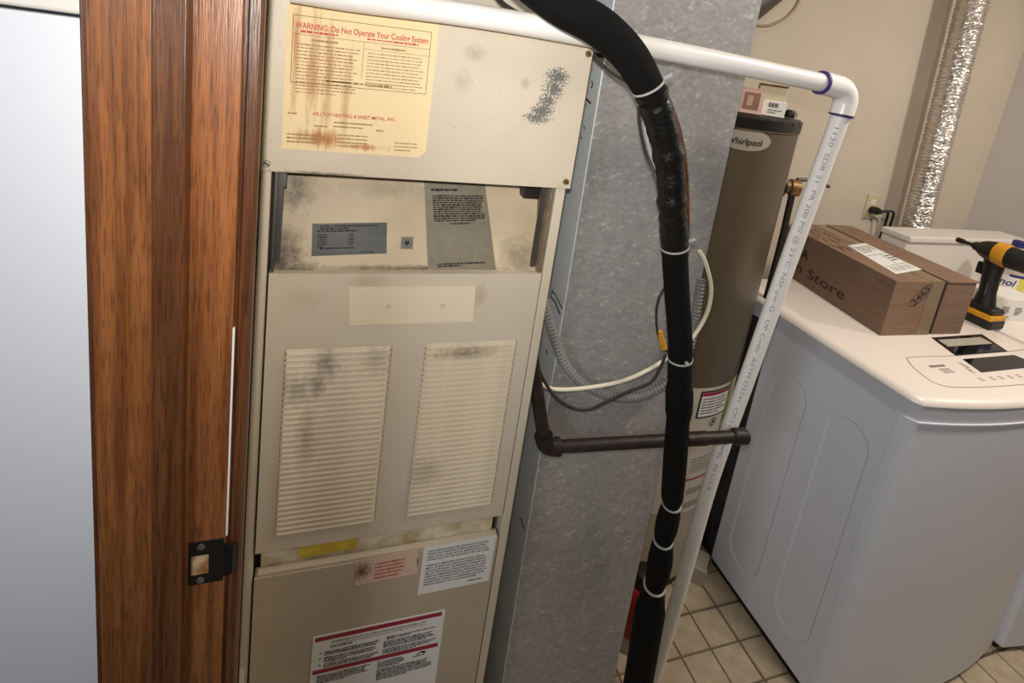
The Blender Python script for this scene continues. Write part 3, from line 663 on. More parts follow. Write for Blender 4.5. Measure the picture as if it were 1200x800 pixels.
def ring_tie(path, i, r, tail=None):
    d = (path[min(i+1,len(path)-1)]-path[max(i-1,0)]).normalized()
    b = MB().tube([path[i]-d*.0016, path[i]+d*.0016], r, 24)
    if tail:
        a = path[i] + tail.normalized()*r*.95; b.tube([a, a+tail], .003, 6)
    obj('zip_tie', b, M_tie, ls)
ring_tie(big, len(big)-6, .0252, (R0*.012 - R1*.006 - R2*.004)); ring_tie(tp, len(tp)-2, .0238, (R0*.012 - R1*.004)); ring_tie(mid, 13, .0224, (-R2*.006 + R0*.001))
ring_tie(l3, 0, .0186); ring_tie(l4, 0, .0196); ring_tie(l5, 0, .0228)
cp = spline(lp_([((779,112),.70),((792,145),.70),((801,190),.70),((804,250),.70),((803,300),.705)]), 6)
obj('copper_tube', MB().tube(cp, .0062, 10), M_copper, ls, smooth=True)
cw = spline(lp_([((748,125),.70),((750,150),.705),((757,180),.71),((768,205),.70),((774,225),.69)]), 6)
obj('thin_wire', MB().tube(cw, .0026, 8), M_dwire, ls, smooth=True)
obj('grey_wire', MB().tube([p + R0*.009 + R1*.004 for p in cw[2:-6]], .0032, 8), M_tie, ls, smooth=True)
tw_ = spline(lp_([((768,283),.675),((771,290),.672),((776,297),.67)]),3)
# loose control wire from furnace corner to the line set
c1 = spline([fx(695,62)+Vector((.004,.012,0))] + lp_([((708,78),.77),((722,89),.745),((737,97),.715)]) + lp_([((746,102),.712)]), 6)
tag(obj('control_wire', MB().tube(c1, .0028, 8), M_dwire, smooth=True), 'short dark wire from the furnace top right corner to the black foam line', 'wire')
c1 = spline([pt(566,-25,1,.85), pt(585,0,1,.83), pt(597,10,1,.81), pt(615,20,1,.80)], 6)
tag(obj('control_wire', MB().tube(c1, .0042, 8), M_dwire, smooth=True), 'dark cable dipping behind the white pipe above the furnace', 'wire')
# ------------------------------------------------------------------ gas pipe
gp = thing('gas_pipe', tuple(pt(640,524,1,.81)), 'black iron gas pipe with an elbow and capped end in front of the duct', 'pipe')
GE = pt(639,524,1,.805); GC = pt(868,511,1,.742); GV = pt(629,458,1,.800)
gd = (GC-GE).normalized(); gu = (GV-GE).normalized()
GT = GV + gu*.10
obj('pipe_run', MB().tube([GE+gd*.02, GC], .0128, 18), M_iron, gp, smooth=True)
obj('pipe_stub', MB().tube([GE+gu*.02, GT], .0128, 18), M_iron, gp, smooth=True)
arc = [GE+gd*.030, GE+gd*.022]
for i in range(7):
    t = i/6; arc.append((GE+gd*.022).lerp(GE,t).lerp(GE.lerp(GE+gu*.022,t),t))
arc += [GE+gu*.030]
obj('pipe_elbow', MB().tube(arc, [.0175,.0185]+[.0175]*7+[.0185], 18), M_iron, gp, smooth=True)
obj('pipe_cap', MB().tube([GC-gd*.018, GC-gd*.014, GC+gd*.010, GC+gd*.016], [.0155,.0172,.0172,.012], 18), M_iron, gp, smooth=True)
q = GC-gd*.10
obj('pipe_coupling', MB().tube([q-gd*.022,q+gd*.022], .0142, 18), M_iron, gp, smooth=True)
# conduit and cables in front of the duct
YC = .838
def cc(*l, y=YC): return spline([pt(a,b_,1,y) for a,b_ in l], 10)
cv = cc((637,352),(643,372),(650,396),(662,426),(684,450),(712,463),(740,466),(765,459),(790,440),(806,412),(814,380),(818,352),(822,328))
b = MB(); rs = []; dense = []
acc = 0
Lc = sum((cv[i+1]-cv[i]).length for i in range(len(cv)-1)); stp = .0016; cur = 0; i = 0; pos = 0
dist = [0]
for i in range(1, len(cv)): dist.append(dist[-1]+(cv[i]-cv[i-1]).length)
s_ = 0; j = 0
while s_ < dist[-1]:
    while dist[j+1] < s_: j += 1
    dense.append(cv[j].lerp(cv[j+1], (s_-dist[j])/(dist[j+1]-dist[j]))); rs.append(.0088 + .0018*math.sin(s_*2*math.pi/.0085)); s_ += stp
tag(obj('flexible_conduit', b.tube(dense, rs, 10), M_flex, smooth=False), 'ribbed grey flexible conduit hanging in a loop across the duct', 'conduit')
cv = cc((622,432),(633,449),(652,456),(690,454),(730,446),(762,432),(793,412), (815,395),(832,368),(838,340),(833,312),(827,298), y=.815)
tag(obj('cream_cable', MB().tube([p if k < 55 else p + Vector((0,.02*(k-55)/55,0)) for k, p in enumerate(cv)], .0043, 10), M_wcable, smooth=True), 'cream plastic cable sagging from the furnace to the duct edge', 'cable')
cv = cc((629,425),(637,445),(652,466),(672,478),(692,479),(712,470),(738,458),(762,448),(774,430),(780,415), y=.805)
tag(obj('thin_cable', MB().tube(cv, .0032, 8), M_dwire, smooth=True), 'thin dark cable sagging lowest across the galvanised duct', 'cable')
cv = cc((782,412),(772,395),(769,370),(772,350),(780,335), y=.79)
tag(obj('thin_cable', MB().tube(cv, .0026, 8), M_dwire, smooth=True), 'thin dark wire looped just left of the black foam line', 'cable')
cv = cc((778,408),(775,396),(774,388), y=.785)
tag(obj('wire_nut', MB().tube(cv, [.006]*8+[.0055]*8+[.0045]*(len(cv)-16), 10), M_yel, smooth=True), 'small yellow wire connector beside the black foam line', 'connector')
# ------------------------------------------------------------------ water heater
HX, HY, HR, HT = 1.08, 1.335, .245, 1.530
wh = thing('water_heater', (HX,HY,0), 'tall taupe cylindrical water heater with black top, behind the duct', 'water heater')
obj('jacket', MB().lathe((HX,HY,0), [(HR,.74),(HR,HT-.033)], n=64), M_heater, wh, smooth=True)
obj('lower_jacket', MB().lathe((HX,HY,0), [(HR-.002,.04),(HR-.002,.30)], n=64), M_hwhite, wh, smooth=True)
obj('label_band', MB().lathe((HX,HY,0), [(HR-.0005,.30),(HR-.0005,.74)], n=64), mat('pale_label_band', (196,186,170), .5), wh, smooth=True, label='pale printed label band')
obj('base_ring', MB().lathe((HX,HY,0), [(HR-.01,0),(HR-.01,.04)], n=48), M_black, wh, smooth=True)
obj('lid', MB().lathe((HX,HY,0), [(HR+.003,HT-.034),(HR+.004,HT-.006),(HR-.004,HT),(0.06,HT+.006)], n=64), M_black, wh, smooth=True, label='black lid')
obj('lid_rim', MB().lathe((HX,HY,0), [(HR+.002,HT-.037),(HR+.0045,HT-.035),(HR+.002,HT-.033)], n=64), M_brass, wh, smooth=True)
def onheat(px, py, r=HR):
    d = ray(px, py); a = d.x*d.x+d.y*d.y; bb = -2*(d.x*HX+d.y*HY); c_ = HX*HX+HY*HY-r*r
    dd = bb*bb-4*a*c_; t = (-bb-math.sqrt(max(dd,0)))/(2*a); return EYE+d*t
def wrap(mb_pts, th0, z0, r):          # (s, z) -> on the jacket
    return [Vector((HX+r*math.sin(th0+s/r), HY-r*math.cos(th0+s/r), z0+z)) for s, z in mb_pts]
def thz(px, py):
    p = onheat(px, py); return math.atan2(p.x-HX, -(p.y-HY)), p.z
th, zc_ = thz(875,164)
def ell(rx, rz, n=40): return [(rx*math.cos(2*math.pi*i/n), rz*math.sin(2*math.pi*i/n)) for i in range(n)]
def curved_patch(rx, rz, r, rings=6):
    b = MB(); n = 40; V_ = [(0,0)]
    for k in range(1, rings+1): V_ += [(x*k/rings, y*k/rings) for x, y in ell(rx, rz, n)]
    fs = [(0,1+i,1+(i+1) % n) for i in range(n)]
    for k in range(rings-1): fs += [(1+k*n+i,1+(k+1)*n+i,1+(k+1)*n+(i+1) % n,1+k*n+(i+1) % n) for i in range(n)]
    return b.add(wrap(V_, th, zc_, r), fs)
lg = obj('logo_oval', curved_patch(.072,.0285,HR+.0012), mat('silver_oval', (168,160,146), .4, metal=.3), wh, label='silver oval with dark lettering')
v, f = text2d('Whirlpool', .0235, True, 'CENTER'); b = MB().add(wrap([(x-.004, y-.012) for x, y in v], th, zc_, HR+.0026), f)
obj('lettering', b, M_ink, lg)
def patch(px0, py0, sw, sh_, m, name, r, parent, label=None):
    t_, z_ = thz(px0, py0); b = MB(); n = 8
    b.add(wrap([(sw*i/n, 0) for i in range(n+1)] + [(sw*i/n, -sh_) for i in range(n+1)], t_, z_, r), [(i,i+1,n+2+i,n+1+i) for i in range(n)])
    return obj(name, b, m, parent, label=label), t_, z_
t_, z_ = thz(858,447)
def hp_(name, s0, s1, z0, z1, m, r, parent, label=None):
    b = MB(); n = 10
    b.add(wrap([(s0+(s1-s0)*i/n, z1) for i in range(n+1)] + [(s0+(s1-s0)*i/n, z0) for i in range(n+1)], t_, z_, r), [(i,i+1,n+2+i,n+1+i) for i in range(n)])
    return obj(name, b, m, parent, label=label)
lb = hp_('danger_label', -.135, -.012, -.094, -.004, M_ink, HR+.0008, wh, 'black-framed label with red heading')
hp_('label_ground', -.130, -.017, -.089, -.009, M_white, HR+.0014, lb)
hp_('red_heading', -.130, -.017, -.020, -.009, M_redb, HR+.002, lb)
b = MB(); rz_ = random.Random(9)
for i in range(6):
    z = -.029-i*.0095; e = -.022-rz_.random()*.02
    if i == 5: e = -.1
    b.add(wrap([(-.125,z),(-.09,z),(-.055,z),(e,z),(-.125,z-.0032),(-.09,z-.0032),(-.055,z-.0032),(e,z-.0032)], t_, z_, HR+.002), [(0,1,5,4),(1,2,6,5),(2,3,7,6)])
obj('fine_print', b, M_ink, lb)
hp_('green_edge_strip', -.012, .012, -.17, .006, mat('green_strip', (150,160,60), .5, noise=(96,104,40), scale=60), HR+.0009, wh)
b = MB(); b.add(wrap([(x-.062, y-.115) for rr in (.014,.0115) for x, y in ell(rr,rr,24)], t_, z_, HR+.001), [(i,(i+1) % 24,24+(i+1) % 24,24+i) for i in range(24)])
b.add(wrap([(-.067,-.122),(-.056,-.118),(-.058,-.108),(-.065,-.108)], t_, z_, HR+.001), [(0,1,2,3)])
obj('round_symbol', b, M_ink, wh)
hp_('red_rule', -.16, .02, -.312, -.307, M_redb, HR+.001, wh)
b = MB()
for i in range(5):
    z = -.235-i*.011; b.add(wrap([(-.11,z),(-.07,z),(-.03,z),(-.11,z-.004),(-.07,z-.004),(-.03,z-.004)], t_, z_, HR+.001), [(0,1,4,3),(1,2,5,4)])
for i in range(2):
    z = -.345-i*.05; b.add(wrap([(-.10,z),(-.07,z),(-.03,z),(-.10,z-.02),(-.07,z-.02),(-.03,z-.02)], t_, z_, HR+.001), [(0,1,4,3),(1,2,5,4)])
obj('fine_print', b, mat('grey_ink', (150,140,130), .7), wh)
# lid badge screw
p = onheat(931,146,HR+.004); obj('lid_screw', MB().lathe(p, [(.005,0),(.005,.002),(.003,.003)], (p.x-HX,p.y-HY,0), 12), M_steel, wh)
# gas valve with red knob and burner tubes
gvp = onheat(812,662); gt = math.atan2(gvp.x-HX, -(gvp.y-HY)); gn = Vector((math.sin(gt), -math.cos(gt), 0)); gs = Vector((math.cos(gt), math.sin(gt), 0))
def gbox(c, a, d, h): 
    q = [c-gs*a-gn*.001, c+gs*a-gn*.001, c+gs*a+gn*d, c-gs*a+gn*d]; return MB().hexa([x-Vector((0,0,h/2)) for x in q], (0,0,h))
gc = Vector((HX,HY,0))+gn*HR; gc.z = gvp.z+.012; gc = gc - gs*.018
gv = obj('gas_valve', gbox(gc, .042, .055, .085), M_hwhite, wh, bevel=.006, seg=3, label='cream gas control valve')
obj('valve_slot', gbox(gc+gn*.052+gs*.018+Vector((0,0,.022)), .013, .006, .014), M_black, gv)
obj('valve_vents', gbox(gc+gn*.052-gs*.02, .010, .005, .05), M_frame, gv)
obj('valve_dial', MB().lathe(gc+gn*.03+Vector((0,0,-.045)), [(.020,0),(.023,-.006),(.023,-.030),(.017,-.036)], (0,0,1), 20), M_redpl, gv, smooth=True, label='red dial')
cpt = [gc+gn*.03-gs*.03-Vector((0,0,.04)), gc+gn*.045-gs*.035-Vector((0,0,.10)), gc+gn*.02-gs*.04-Vector((0,0,.15))]
obj('burner_tube', MB().tube(spline(cpt,5), .006, 8), M_iron, wh, smooth=True)
obj('burner_tube', MB().tube(spline([p+gs*.05 for p in cpt],5), .005, 8), M_copper, wh, smooth=True)
acc_c = gc+Vector((0,0,.105)); obj('access_cover', gbox(acc_c-gs*.02, .055, .010, .10), M_iron, wh, bevel=.004)
# relief valve at the back right of the jacket
vt = math.radians(66); vn = Vector((math.sin(vt), -math.cos(vt), 0)); vc = Vector((HX,HY,0))+vn*HR; vc.z = onheat(926,224,HR+.03).z-.02
rv = obj('relief_valve', MB().lathe(vc, [(.028,-.002),(.030,.006),(.020,.008),(.020,.03),(.026,.034),(.026,.06),(.018,.064)], vn, 16), M_brass, wh, smooth=True, label='brass relief valve')
obj('black_collar', MB().lathe(vc, [(.040,-.003),(.040,.010),(.034,.014)], vn, 20), M_black, wh, smooth=True)
obj('valve_lever', MB().tube([vc+vn*.05+Vector((0,0,.026)), vc+vn*.06+Vector((.05,0,.03)), vc+vn*.06+Vector((.12,.0,.012))], .006, 6), M_black, rv)
obj('discharge_tube', MB().tube([vc+vn*.045, vc+vn*.05+Vector((0,0,-.15)), vc+vn*.05+Vector((0,0,-.7))], .010, 12), M_iron, rv, smooth=True)
# flue and cable loop at top
fa, fb_ = pt(866,14,1,HY), pt(915,-26,1,HY); fdir = (fb_-fa).normalized()
fl_ = [Vector((HX,HY,HT+.007)), Vector((HX+.005,HY,fa.z-.12)), fa-fdir*.02, fa, fb_, fb_+fdir*.16]
tag(obj('flue_pipe', MB().tube(fl_, .055, 20), mat('dark_flue', (96,88,82), .5, metal=.5, noise=(80,74,68), scale=8), smooth=True), 'dark grey metal flue pipe slanting up from the water heater', 'pipe')
cv = spline([pt(876,26,1,1.25), pt(888,30,1,1.25), pt(903,29.5,1,1.25), pt(920,21,1,1.25), pt(932,8,1,1.25), pt(938,-8,1,1.25), pt(936,-30,1,1.25)], 6)
tag(obj('tan_cable', MB().tube(cv, .0045, 8), mat('tan_cable', (132,112,84), .6), smooth=True), 'tan cable hanging in a loop at the duct top right', 'cable')
# small boxes on the heater lid
def cardbox(name, c, w_, d, h, yaw, m, label, cat='box', group=None):
    u = Vector((math.cos(yaw), math.sin(yaw), 0)); n = Vector((math.sin(yaw), -math.cos(yaw), 0)); c = Vector(c)
    q = [c-u*w_/2, c+u*w_/2, c+u*w_/2-n*d, c-u*w_/2-n*d]
    t = thing(name, c-n*d/2, label, cat, group)
    obj('carton', MB().hexa(q, (0,0,h)), m, t, bevel=.0008, seg=1)
    return t, Sheet(c-u*w_/2+Vector((0,0,h)), c+u*w_/2+Vector((0,0,h)), c-u*w_/2, n, .0006)
zl = HT+.0035
yv = math.radians(-38)
p = onheat(905,131,.20); 
t, sh = cardbox('small_carton', (p.x,p.y,zl), .062,.04,.042, yv, M_white, 'small white carton with a barcode, on the water heater lid', group='small cartons on the water heater lid')
b = MB()
for i in range(9): b.add([sh.p(.3+i*.045,.14,1.4),sh.p(.3+i*.045+(.02 if i % 3 else .034),.14,1.4),sh.p(.3+i*.045+(.02 if i % 3 else .034),.42,1.4),sh.p(.3+i*.045,.42,1.4)],[(0,1,2,3)])
sh.dashes(.3,.6,.85,2,.15,.06,b,rnd); obj('barcode', b, M_ink, t)
p = onheat(876,127,.19)
t, sh = cardbox('small_carton', (p.x,p.y,zl), .072,.05,.068, yv, mat('pink_carton', (224,190,170), .6), 'pinkish picture carton beside the duct, on the water heater lid', group='small cartons on the water heater lid')
o_ = obj('picture', sh.plate(.3,.18,.85,.85), mat('carton_print', (150,104,88), .6), t)
obj('picture_inset', sh.plate(.42,.3,.62,.7,2.2), mat('carton_print_light', (196,160,140), .6), o_)
p = onheat(890,128,.10)
t, sh = cardbox('small_carton', (p.x+.025,p.y-.01,zl), .075,.05,.085, yv, mat('pale_carton', (222,212,178), .6), 'pale yellow carton standing behind the barcode carton', group='small cartons on the water heater lid')
obj('flap_line', sh.plate(0,.0,1,.06,1.5), M_brass, t)
p = onheat(926,133,.20)
fit = thing('pipe_fitting', (p.x,p.y,zl), 'small dark metal pipe fitting on the heater lid by the barcode carton', 'fitting')
obj('fitting_body', MB().lathe((p.x,p.y,zl), [(.012,0),(.014,.004),(.014,.016),(.010,.022)], n=16), M_iron, fit, smooth=True)
obj('fitting_cap', MB().lathe((p.x+.004,p.y-.008,zl+.010), [(.008,0),(.008,.008)], (.2,-1,0), 14), M_steel, fit, smooth=True)
# red canister at the duct foot
rc = thing('red_canister', (.905,.985,0), 'red canister with a dark top standing on the floor behind the black foam line', 'canister')
p = pt(738,745,1,.97); rc.location = (p.x+.018,.985,0); X, Y = rc.location.x, rc.location.y
obj('body', MB().lathe((X,Y,0), [(.048,.05),(.050,.056),(.050,.19),(.040,.205)], n=28), M_redpl, rc, smooth=True)
obj('base_band', MB().lathe((X,Y,0), [(.047,0),(.049,.004),(.049,.05)], n=28), M_hwhite, rc, smooth=True)
obj('valve_head', MB().lathe((X,Y,0), [(.036,.203),(.030,.22),(.030,.245),(.018,.25)], n=20), M_iron, rc, smooth=True)
# ------------------------------------------------------------------ washer
WX0, WX1, WY0, WYB, WZ = 1.33, 2.058, .715, 1.35, .896
def bow(x0, x1, y0, dep, n=14, r=.03):
    """front edge outline, bowed towards -y, with rounded corners"""
    out = []
    for i in range(n+1):
        t = i/n; x = x0 + (x1-x0)*t; y = y0 - dep*(1-(2*t-1)**2)
        out.append((x, y))
    # round the two corners
    out[0] = (x0, y0+r); out.insert(1, (x0+r*.08, y0+r*.45)); out.insert(2, (x0+r*.4, y0+r*.06-dep*.1))
    out[-1] = (x1, y0+r); out.insert(-1, (x1-r*.4, y0+r*.06-dep*.1)); out.insert(-1, (x1-r*.08, y0+r*.45))
    return out
ws = thing('top_load_washer', ((WX0+WX1)/2,(WY0+WYB)/2,0), 'white top-loading washing machine with window lid, standing right of the white drain pipe', 'washing machine')
ysp = 1.150
ol = bow(WX0, WX1, WY0, .045) + [(WX1,ysp),(WX0,ysp)]
obj('cabinet', MB().prism(ol, .022, WZ), M_washer, ws, bevel=.003, seg=2)
obj('rear_cabinet', MB().box((WX0+.006,ysp,.012),(WX1-.006,WYB-.01,WZ)), mat('rear_panel_dark', (64,62,60), .5, noise=(44,42,40), scale=14), ws, label='dark rear cabinet section')
obj('toe_base', MB().prism([(x, y+.012) for x, y in bow(WX0+.004, WX1-.004, WY0, .045)] + [(WX1-.004,ysp),(WX0+.004,ysp)], 0.0, .022), M_black, ws)
zs = WZ
ol = bow(WX0-.006, WX1+.003, WY0-.004, .045, r=.035) + [(WX1+.003,WYB+.02),(WX0-.006,WYB+.02)]
obj('seam_bead', MB().prism([(x, y) for x, y in ol], zs-.001, zs+.002), M_washer, ws)
obj('top_skirt', MB().prism([(x + (.003 if x < 1.6 else -.003), y+.004) for x, y in ol], zs+.002, zs+.045), mat('skirt_plastic', (200,201,208), .4), ws, bevel=.001)
zt_ = .957
def shrink(o, k): 
    cx = (WX0+WX1)/2; cy = (WY0+WYB)/2
    return [(cx+(x-cx)*(1-k/.36), cy+(y-cy)*(1-k/.32)) for x, y in o]
b = MB(); m_ = len(ol)
lay = [(0.002,zs+.044),(.003,zs+.05),(.010,zs+.057),(.020,zt_)]
for k, z in lay: b.v += [Vector((x,y,z)) for x, y in shrink(ol, k)]
b.f += [[i*m_+j, i*m_+(j+1) % m_, (i+1)*m_+(j+1) % m_, (i+1)*m_+j] for i in range(3) for j in range(m_)]
b.f += [list(range(3*m_,4*m_)), list(range(m_))[::-1]]
obj('top_deck', b, M_wtop, ws, smooth=True)
def wt(px, py, z=zt_): return pt(px, py, 2, z)
# control panel outline, display, window, print
seam = MB()
def track(l, r=.0012): seam.tube([wt(*p)+Vector((0,0,.0002)) for p in spline2(l)], r, 5)
def spline2(l): return [(p.x, p.y) for p in spline([Vector((a,b_,0)) for a, b_ in l], 6)]
track([(1062,419),(1068,428),(1078,437),(1092,447),(1108,452.5),(1130,454),(1165,453),(1205,450)])
track([(1062,419),(1080,418),(1118,417)]); track([(1182,412),(1205,409)])
obj('panel_seam', seam, M_seam, ws)
def wquad(name, pts4, z0, th, m, parent, label=None):
    return obj(name, MB().hexa([Vector((p.x,p.y,z0)) for p in [wt(*q) for q in pts4]], (0,0,th)), m, parent, label=label)
wl = wquad('lid_window', [(1091,395.5),(1150.5,391.5),(1181.5,412),(1120,417)], zt_-.0005, .0012, M_black, ws, 'tinted lid window')
wquad('window_glass', [(1098,397),(1148.5,393.5),(1176,411.2),(1122,415.2)], zt_+.0007, .0006, M_glass, wl)
wquad('painted_reflection', [(1099,398.6),(1149,395.5),(1163,403.0),(1111,406.5)], zt_+.0012, .0005, mat('reflection_paint', (176,172,160), .25), wl)  # pale reflection painted onto the lid glass
wquad('control_display', [(1128,421),(1188,416),(1222,429),(1150,436.5)], zt_, .0012, M_glass, ws, 'black glass control display')
b = MB(); r9 = random.Random(11)
for px, py in ((1126,426),(1131,429),(1134,432),(1138,435),(1149,444),(1162,443),(1172,442),(1183,441),(1193,440),(1204,439)):
    c = wt(px, py); ww = .010
    for k in range(3):
        b.add([(c.x-ww*(.5+.3*r9.random()),c.y+.004-k*.005,zt_+.0006),(c.x+ww*(.5+.5*r9.random()),c.y+.004-k*.005,zt_+.0006),(c.x+ww*.5,c.y+.002-k*.005,zt_+.0006),(c.x-ww*.5,c.y+.002-k*.005,zt_+.0006)],[(0,1,2,3)])
c = wt(1100,430)
for dx0, dx1 in ((-.03,-.006),(-.003,.012),(.015,.028)): b.add([(c.x+dx0,c.y,zt_+.0006),(c.x+dx1,c.y,zt_+.0006),(c.x+dx1+.002,c.y+.008,zt_+.0006),(c.x+dx0+.002,c.y+.009,zt_+.0006)],[(0,1,2,3)])
for k in range(3): b.add([(c.x-.015,c.y-.008-k*.007,zt_+.0006),(c.x+.025,c.y-.008-k*.007,zt_+.0006),(c.x+.025,c.y-.011-k*.007,zt_+.0006),(c.x-.015,c.y-.011-k*.007,zt_+.0006)],[(0,1,2,3)])
obj('panel_print', b, mat('panel_print', (120,112,104), .6), ws)
# stadium embossings on the side sheet
def stad(y0, y1, z0, z1, n=12):
    r = (y1-y0)/2; cy = (y0+y1)/2; o_ = []
    for i in range(n+1): a = math.pi*i/n; o_.append((cy+r*math.cos(a), z1-r*.9+r*.9*math.sin(a)))
    for i in range(n+1): a = math.pi+math.pi*i/n; o_.append((cy+r*math.cos(a), z0+r*.9+r*.9*math.sin(a)))
    return o_
bm = bmesh.new(); XS = WX0-.0035; edges = []
outer = [(ysp-.003,.024),(ysp-.003,WZ-.003),(WY0+.034,WZ-.003),(WY0+.034,.024)]
def loop(pts, x):
    vs = [bm.verts.new((x, y, z)) for y, z in pts]
    return vs, [bm.edges.new((vs[i], vs[(i+1) % len(vs)])) for i in range(len(vs))]
ov, oe = loop(outer, XS); edges += oe
for y0, y1 in ((.972,1.100),(.780,.905)):
    o_ = stad(y0, y1, .105, .80); cy = (y0+y1)/2
    lv, le = loop(o_, XS); edges += le
    iv, _ = loop([(cy+(y-cy)*.91, .45+(z-.45)*.985) for y, z in o_], XS+.003)
    for k in range(len(lv)): bm.faces.new((lv[k], lv[(k+1) % len(lv)], iv[(k+1) % len(lv)], iv[k]))
    bm.faces.new(iv)
bmesh.ops.triangle_fill(bm, edges=edges, use_beauty=True, use_dissolve=False)
rv_, _ = loop(outer, WX0-.0002)
for k in range(4): bm.faces.new((ov[k], ov[(k+1) % 4], rv_[(k+1) % 4], rv_[k]))
bm.verts.index_update(); sk = MB(); sk.add([v.co.copy() for v in bm.verts], [[v.index for v in f.verts] for f in bm.faces]); bm.free()
obj('side_panel', sk, M_washer, ws, label='side sheet with two tall rounded recesses')
# ------------------------------------------------------------------ dryer (only its left edge is in view)
dy = thing('clothes_dryer', (2.42,1.03,0), 'white laundry machine at the right edge of the picture, beside the washer', 'dryer')
ol = bow(2.072, 2.78, .70, .03, r=.02) + [(2.78,1.35),(2.072,1.35)]
obj('cabinet', MB().prism(ol, .02, .93), M_washer, dy, bevel=.004)
obj('top_deck', MB().prism([(x,y) for x, y in ol], .9305, .957), M_wtop, dy, bevel=.006, seg=3)
obj('toe_base', MB().prism([(x,y+.02) for x, y in ol], 0, .02), M_black, dy)
cz = pt(1130,279,1,1.31).z
M_dry = mat('dryer_console', (214, 208, 200), .45)
obj('rear_console', MB().box((2.072,1.318,.9575),(2.78,1.42,cz-.024)), M_dry, dy, bevel=.004)
obj('console_cap', MB().box((2.066,1.306,cz-.024),(2.786,1.424,cz)), M_dry, dy, bevel=.006, seg=3)
# ------------------------------------------------------------------ cartons on the washer
A = wt(1031,393.5); A.z = zt_+.0005
A2 = wt(1128,386); yaw = math.atan2(A2.y-A.y, A2.x-A.x)
back = wt(905,311); dvec = (back-A); dvec.z = 0; Ln = dvec.length; dvec = Vector((math.sin(math.radians(9.5)), math.cos(math.radians(9.5)), 0))
uvec = Vector((math.cos(math.radians(2)), -math.sin(math.radians(2)), 0))     # the carton is a little crushed out of square
nS = Vector((dvec.y, -dvec.x, 0)); nF = Vector((-uvec.y, uvec.x, 0))
hA = pl(1056.5,329.5, A, nF).z - A.z
def span(px, py, base):
    g = R0 - R2*((px-PX)/F)
    return -g.dot(base-EYE)/g.dot(uvec)
wA = span(1087,390,A)
bxA = thing('shipping_carton', A+dvec*Ln/2, 'long brown cardboard carton with printed lettering and white shipping label, on the washer', 'box', 'cartons on the washer')
q = [A, A+uvec*wA, A+uvec*wA+dvec*Ln, A+dvec*Ln]
obj('carton', MB().hexa(q, (0,0,hA)), M_card, bxA, bevel=.002)
tw0 = span(1072,390,A)
tpm = MB(); e = .0008
tpm.hexa([A+uvec*tw0-dvec*e, A+uvec*(wA+e)-dvec*e, A+uvec*(wA+e), A+uvec*tw0], (0,0,hA+e))
tpm.hexa([A+uvec*tw0+Vector((0,0,hA)), A+uvec*(wA+e)+Vector((0,0,hA)), A+uvec*(wA+e)+dvec*Ln+Vector((0,0,hA)), A+uvec*tw0+dvec*Ln+Vector((0,0,hA))], (0,0,e))
obj('packing_tape', tpm, M_ctape, bxA, label='band of greyish packing tape')
# lettering on the long left side, reads from back to front
shs = Sheet(A+dvec*Ln+Vector((0,0,hA)), A+Vector((0,0,hA)), A+dvec*Ln, -nS, .0008)
def suv(px, py):
    p = pl(px, py, A, nS) - shs.o; return p.dot(shs.u)/shs.u.length_squared, p.dot(shs.w)/shs.w.length_squared
b = MB()
a_, b_ = suv(989,345); a0_, b0_ = suv(931,315)
shs.text('n Store', a0_, b0_+.01, .20, b, width=(a_-a0_)); obj('lettering', b, M_ink, bxA); b = MB()
a_, b_ = suv(939,301); shs.text('A', a_, b_, .2, b, bold=True); obj('lettering', b, M_ink, bxA); b = MB()
a_, b_ = suv(910,287); shs.text('S', a_, b_, .2, b, bold=True)
obj('lettering', b, M_ink, bxA)
# top label and scribbles
topn = Vector((0,0,1))
def tq(px, py): return pt(px, py, 2, A.z+hA+.0003)
sh = Sheet(tq(993,288), tq(1026,284), tq(1048,320), topn, .0008)
lbq = [tq(993,287.5), tq(1023,283.5), tq(1082,315.5), tq(1050,321)]
sl = obj('shipping_label', MB().hexa(lbq, (0,0,.0006)), M_white, bxA, label='white shipping label with barcode')
s_l = Sheet(lbq[0], lbq[1], lbq[3], topn, .0008)
b = MB(); s_l.dashes(.1,.12,.7,4,.06,.02,b,rnd); s_l.line(.05,.42,.95,.42,.0015,b); s_l.line(.5,.42,.5,.75,.0015,b); s_l.dashes(.55,.5,.9,3,.07,.03,b,rnd); s_l.line(.05,.78,.95,.78,.0015,b); s_l.line(.9,.48,1.0,.5,.008,b)
for i in range(7): s_l.line(.12+i*.11,.82,.12+i*.11,.95,.004 if i % 2 else .002,b)
obj('label_print', b, M_ink, sl)
b = MB(); rq = random.Random(4)
for i in range(16):
    p0 = A + uvec*(.012+rq.random()*.10) + dvec*(Ln*(.42+.4*rq.random())) + Vector((0,0,hA+.0004))
    b.tube([p0, p0+dvec*(.012+.01*rq.random())+uvec*rq.uniform(-.006,.006), p0+dvec*(.028+.01*rq.random())+uvec*rq.uniform(-.01,.01)], .0011, 4)
obj('pen_marks', b, M_ink, bxA)
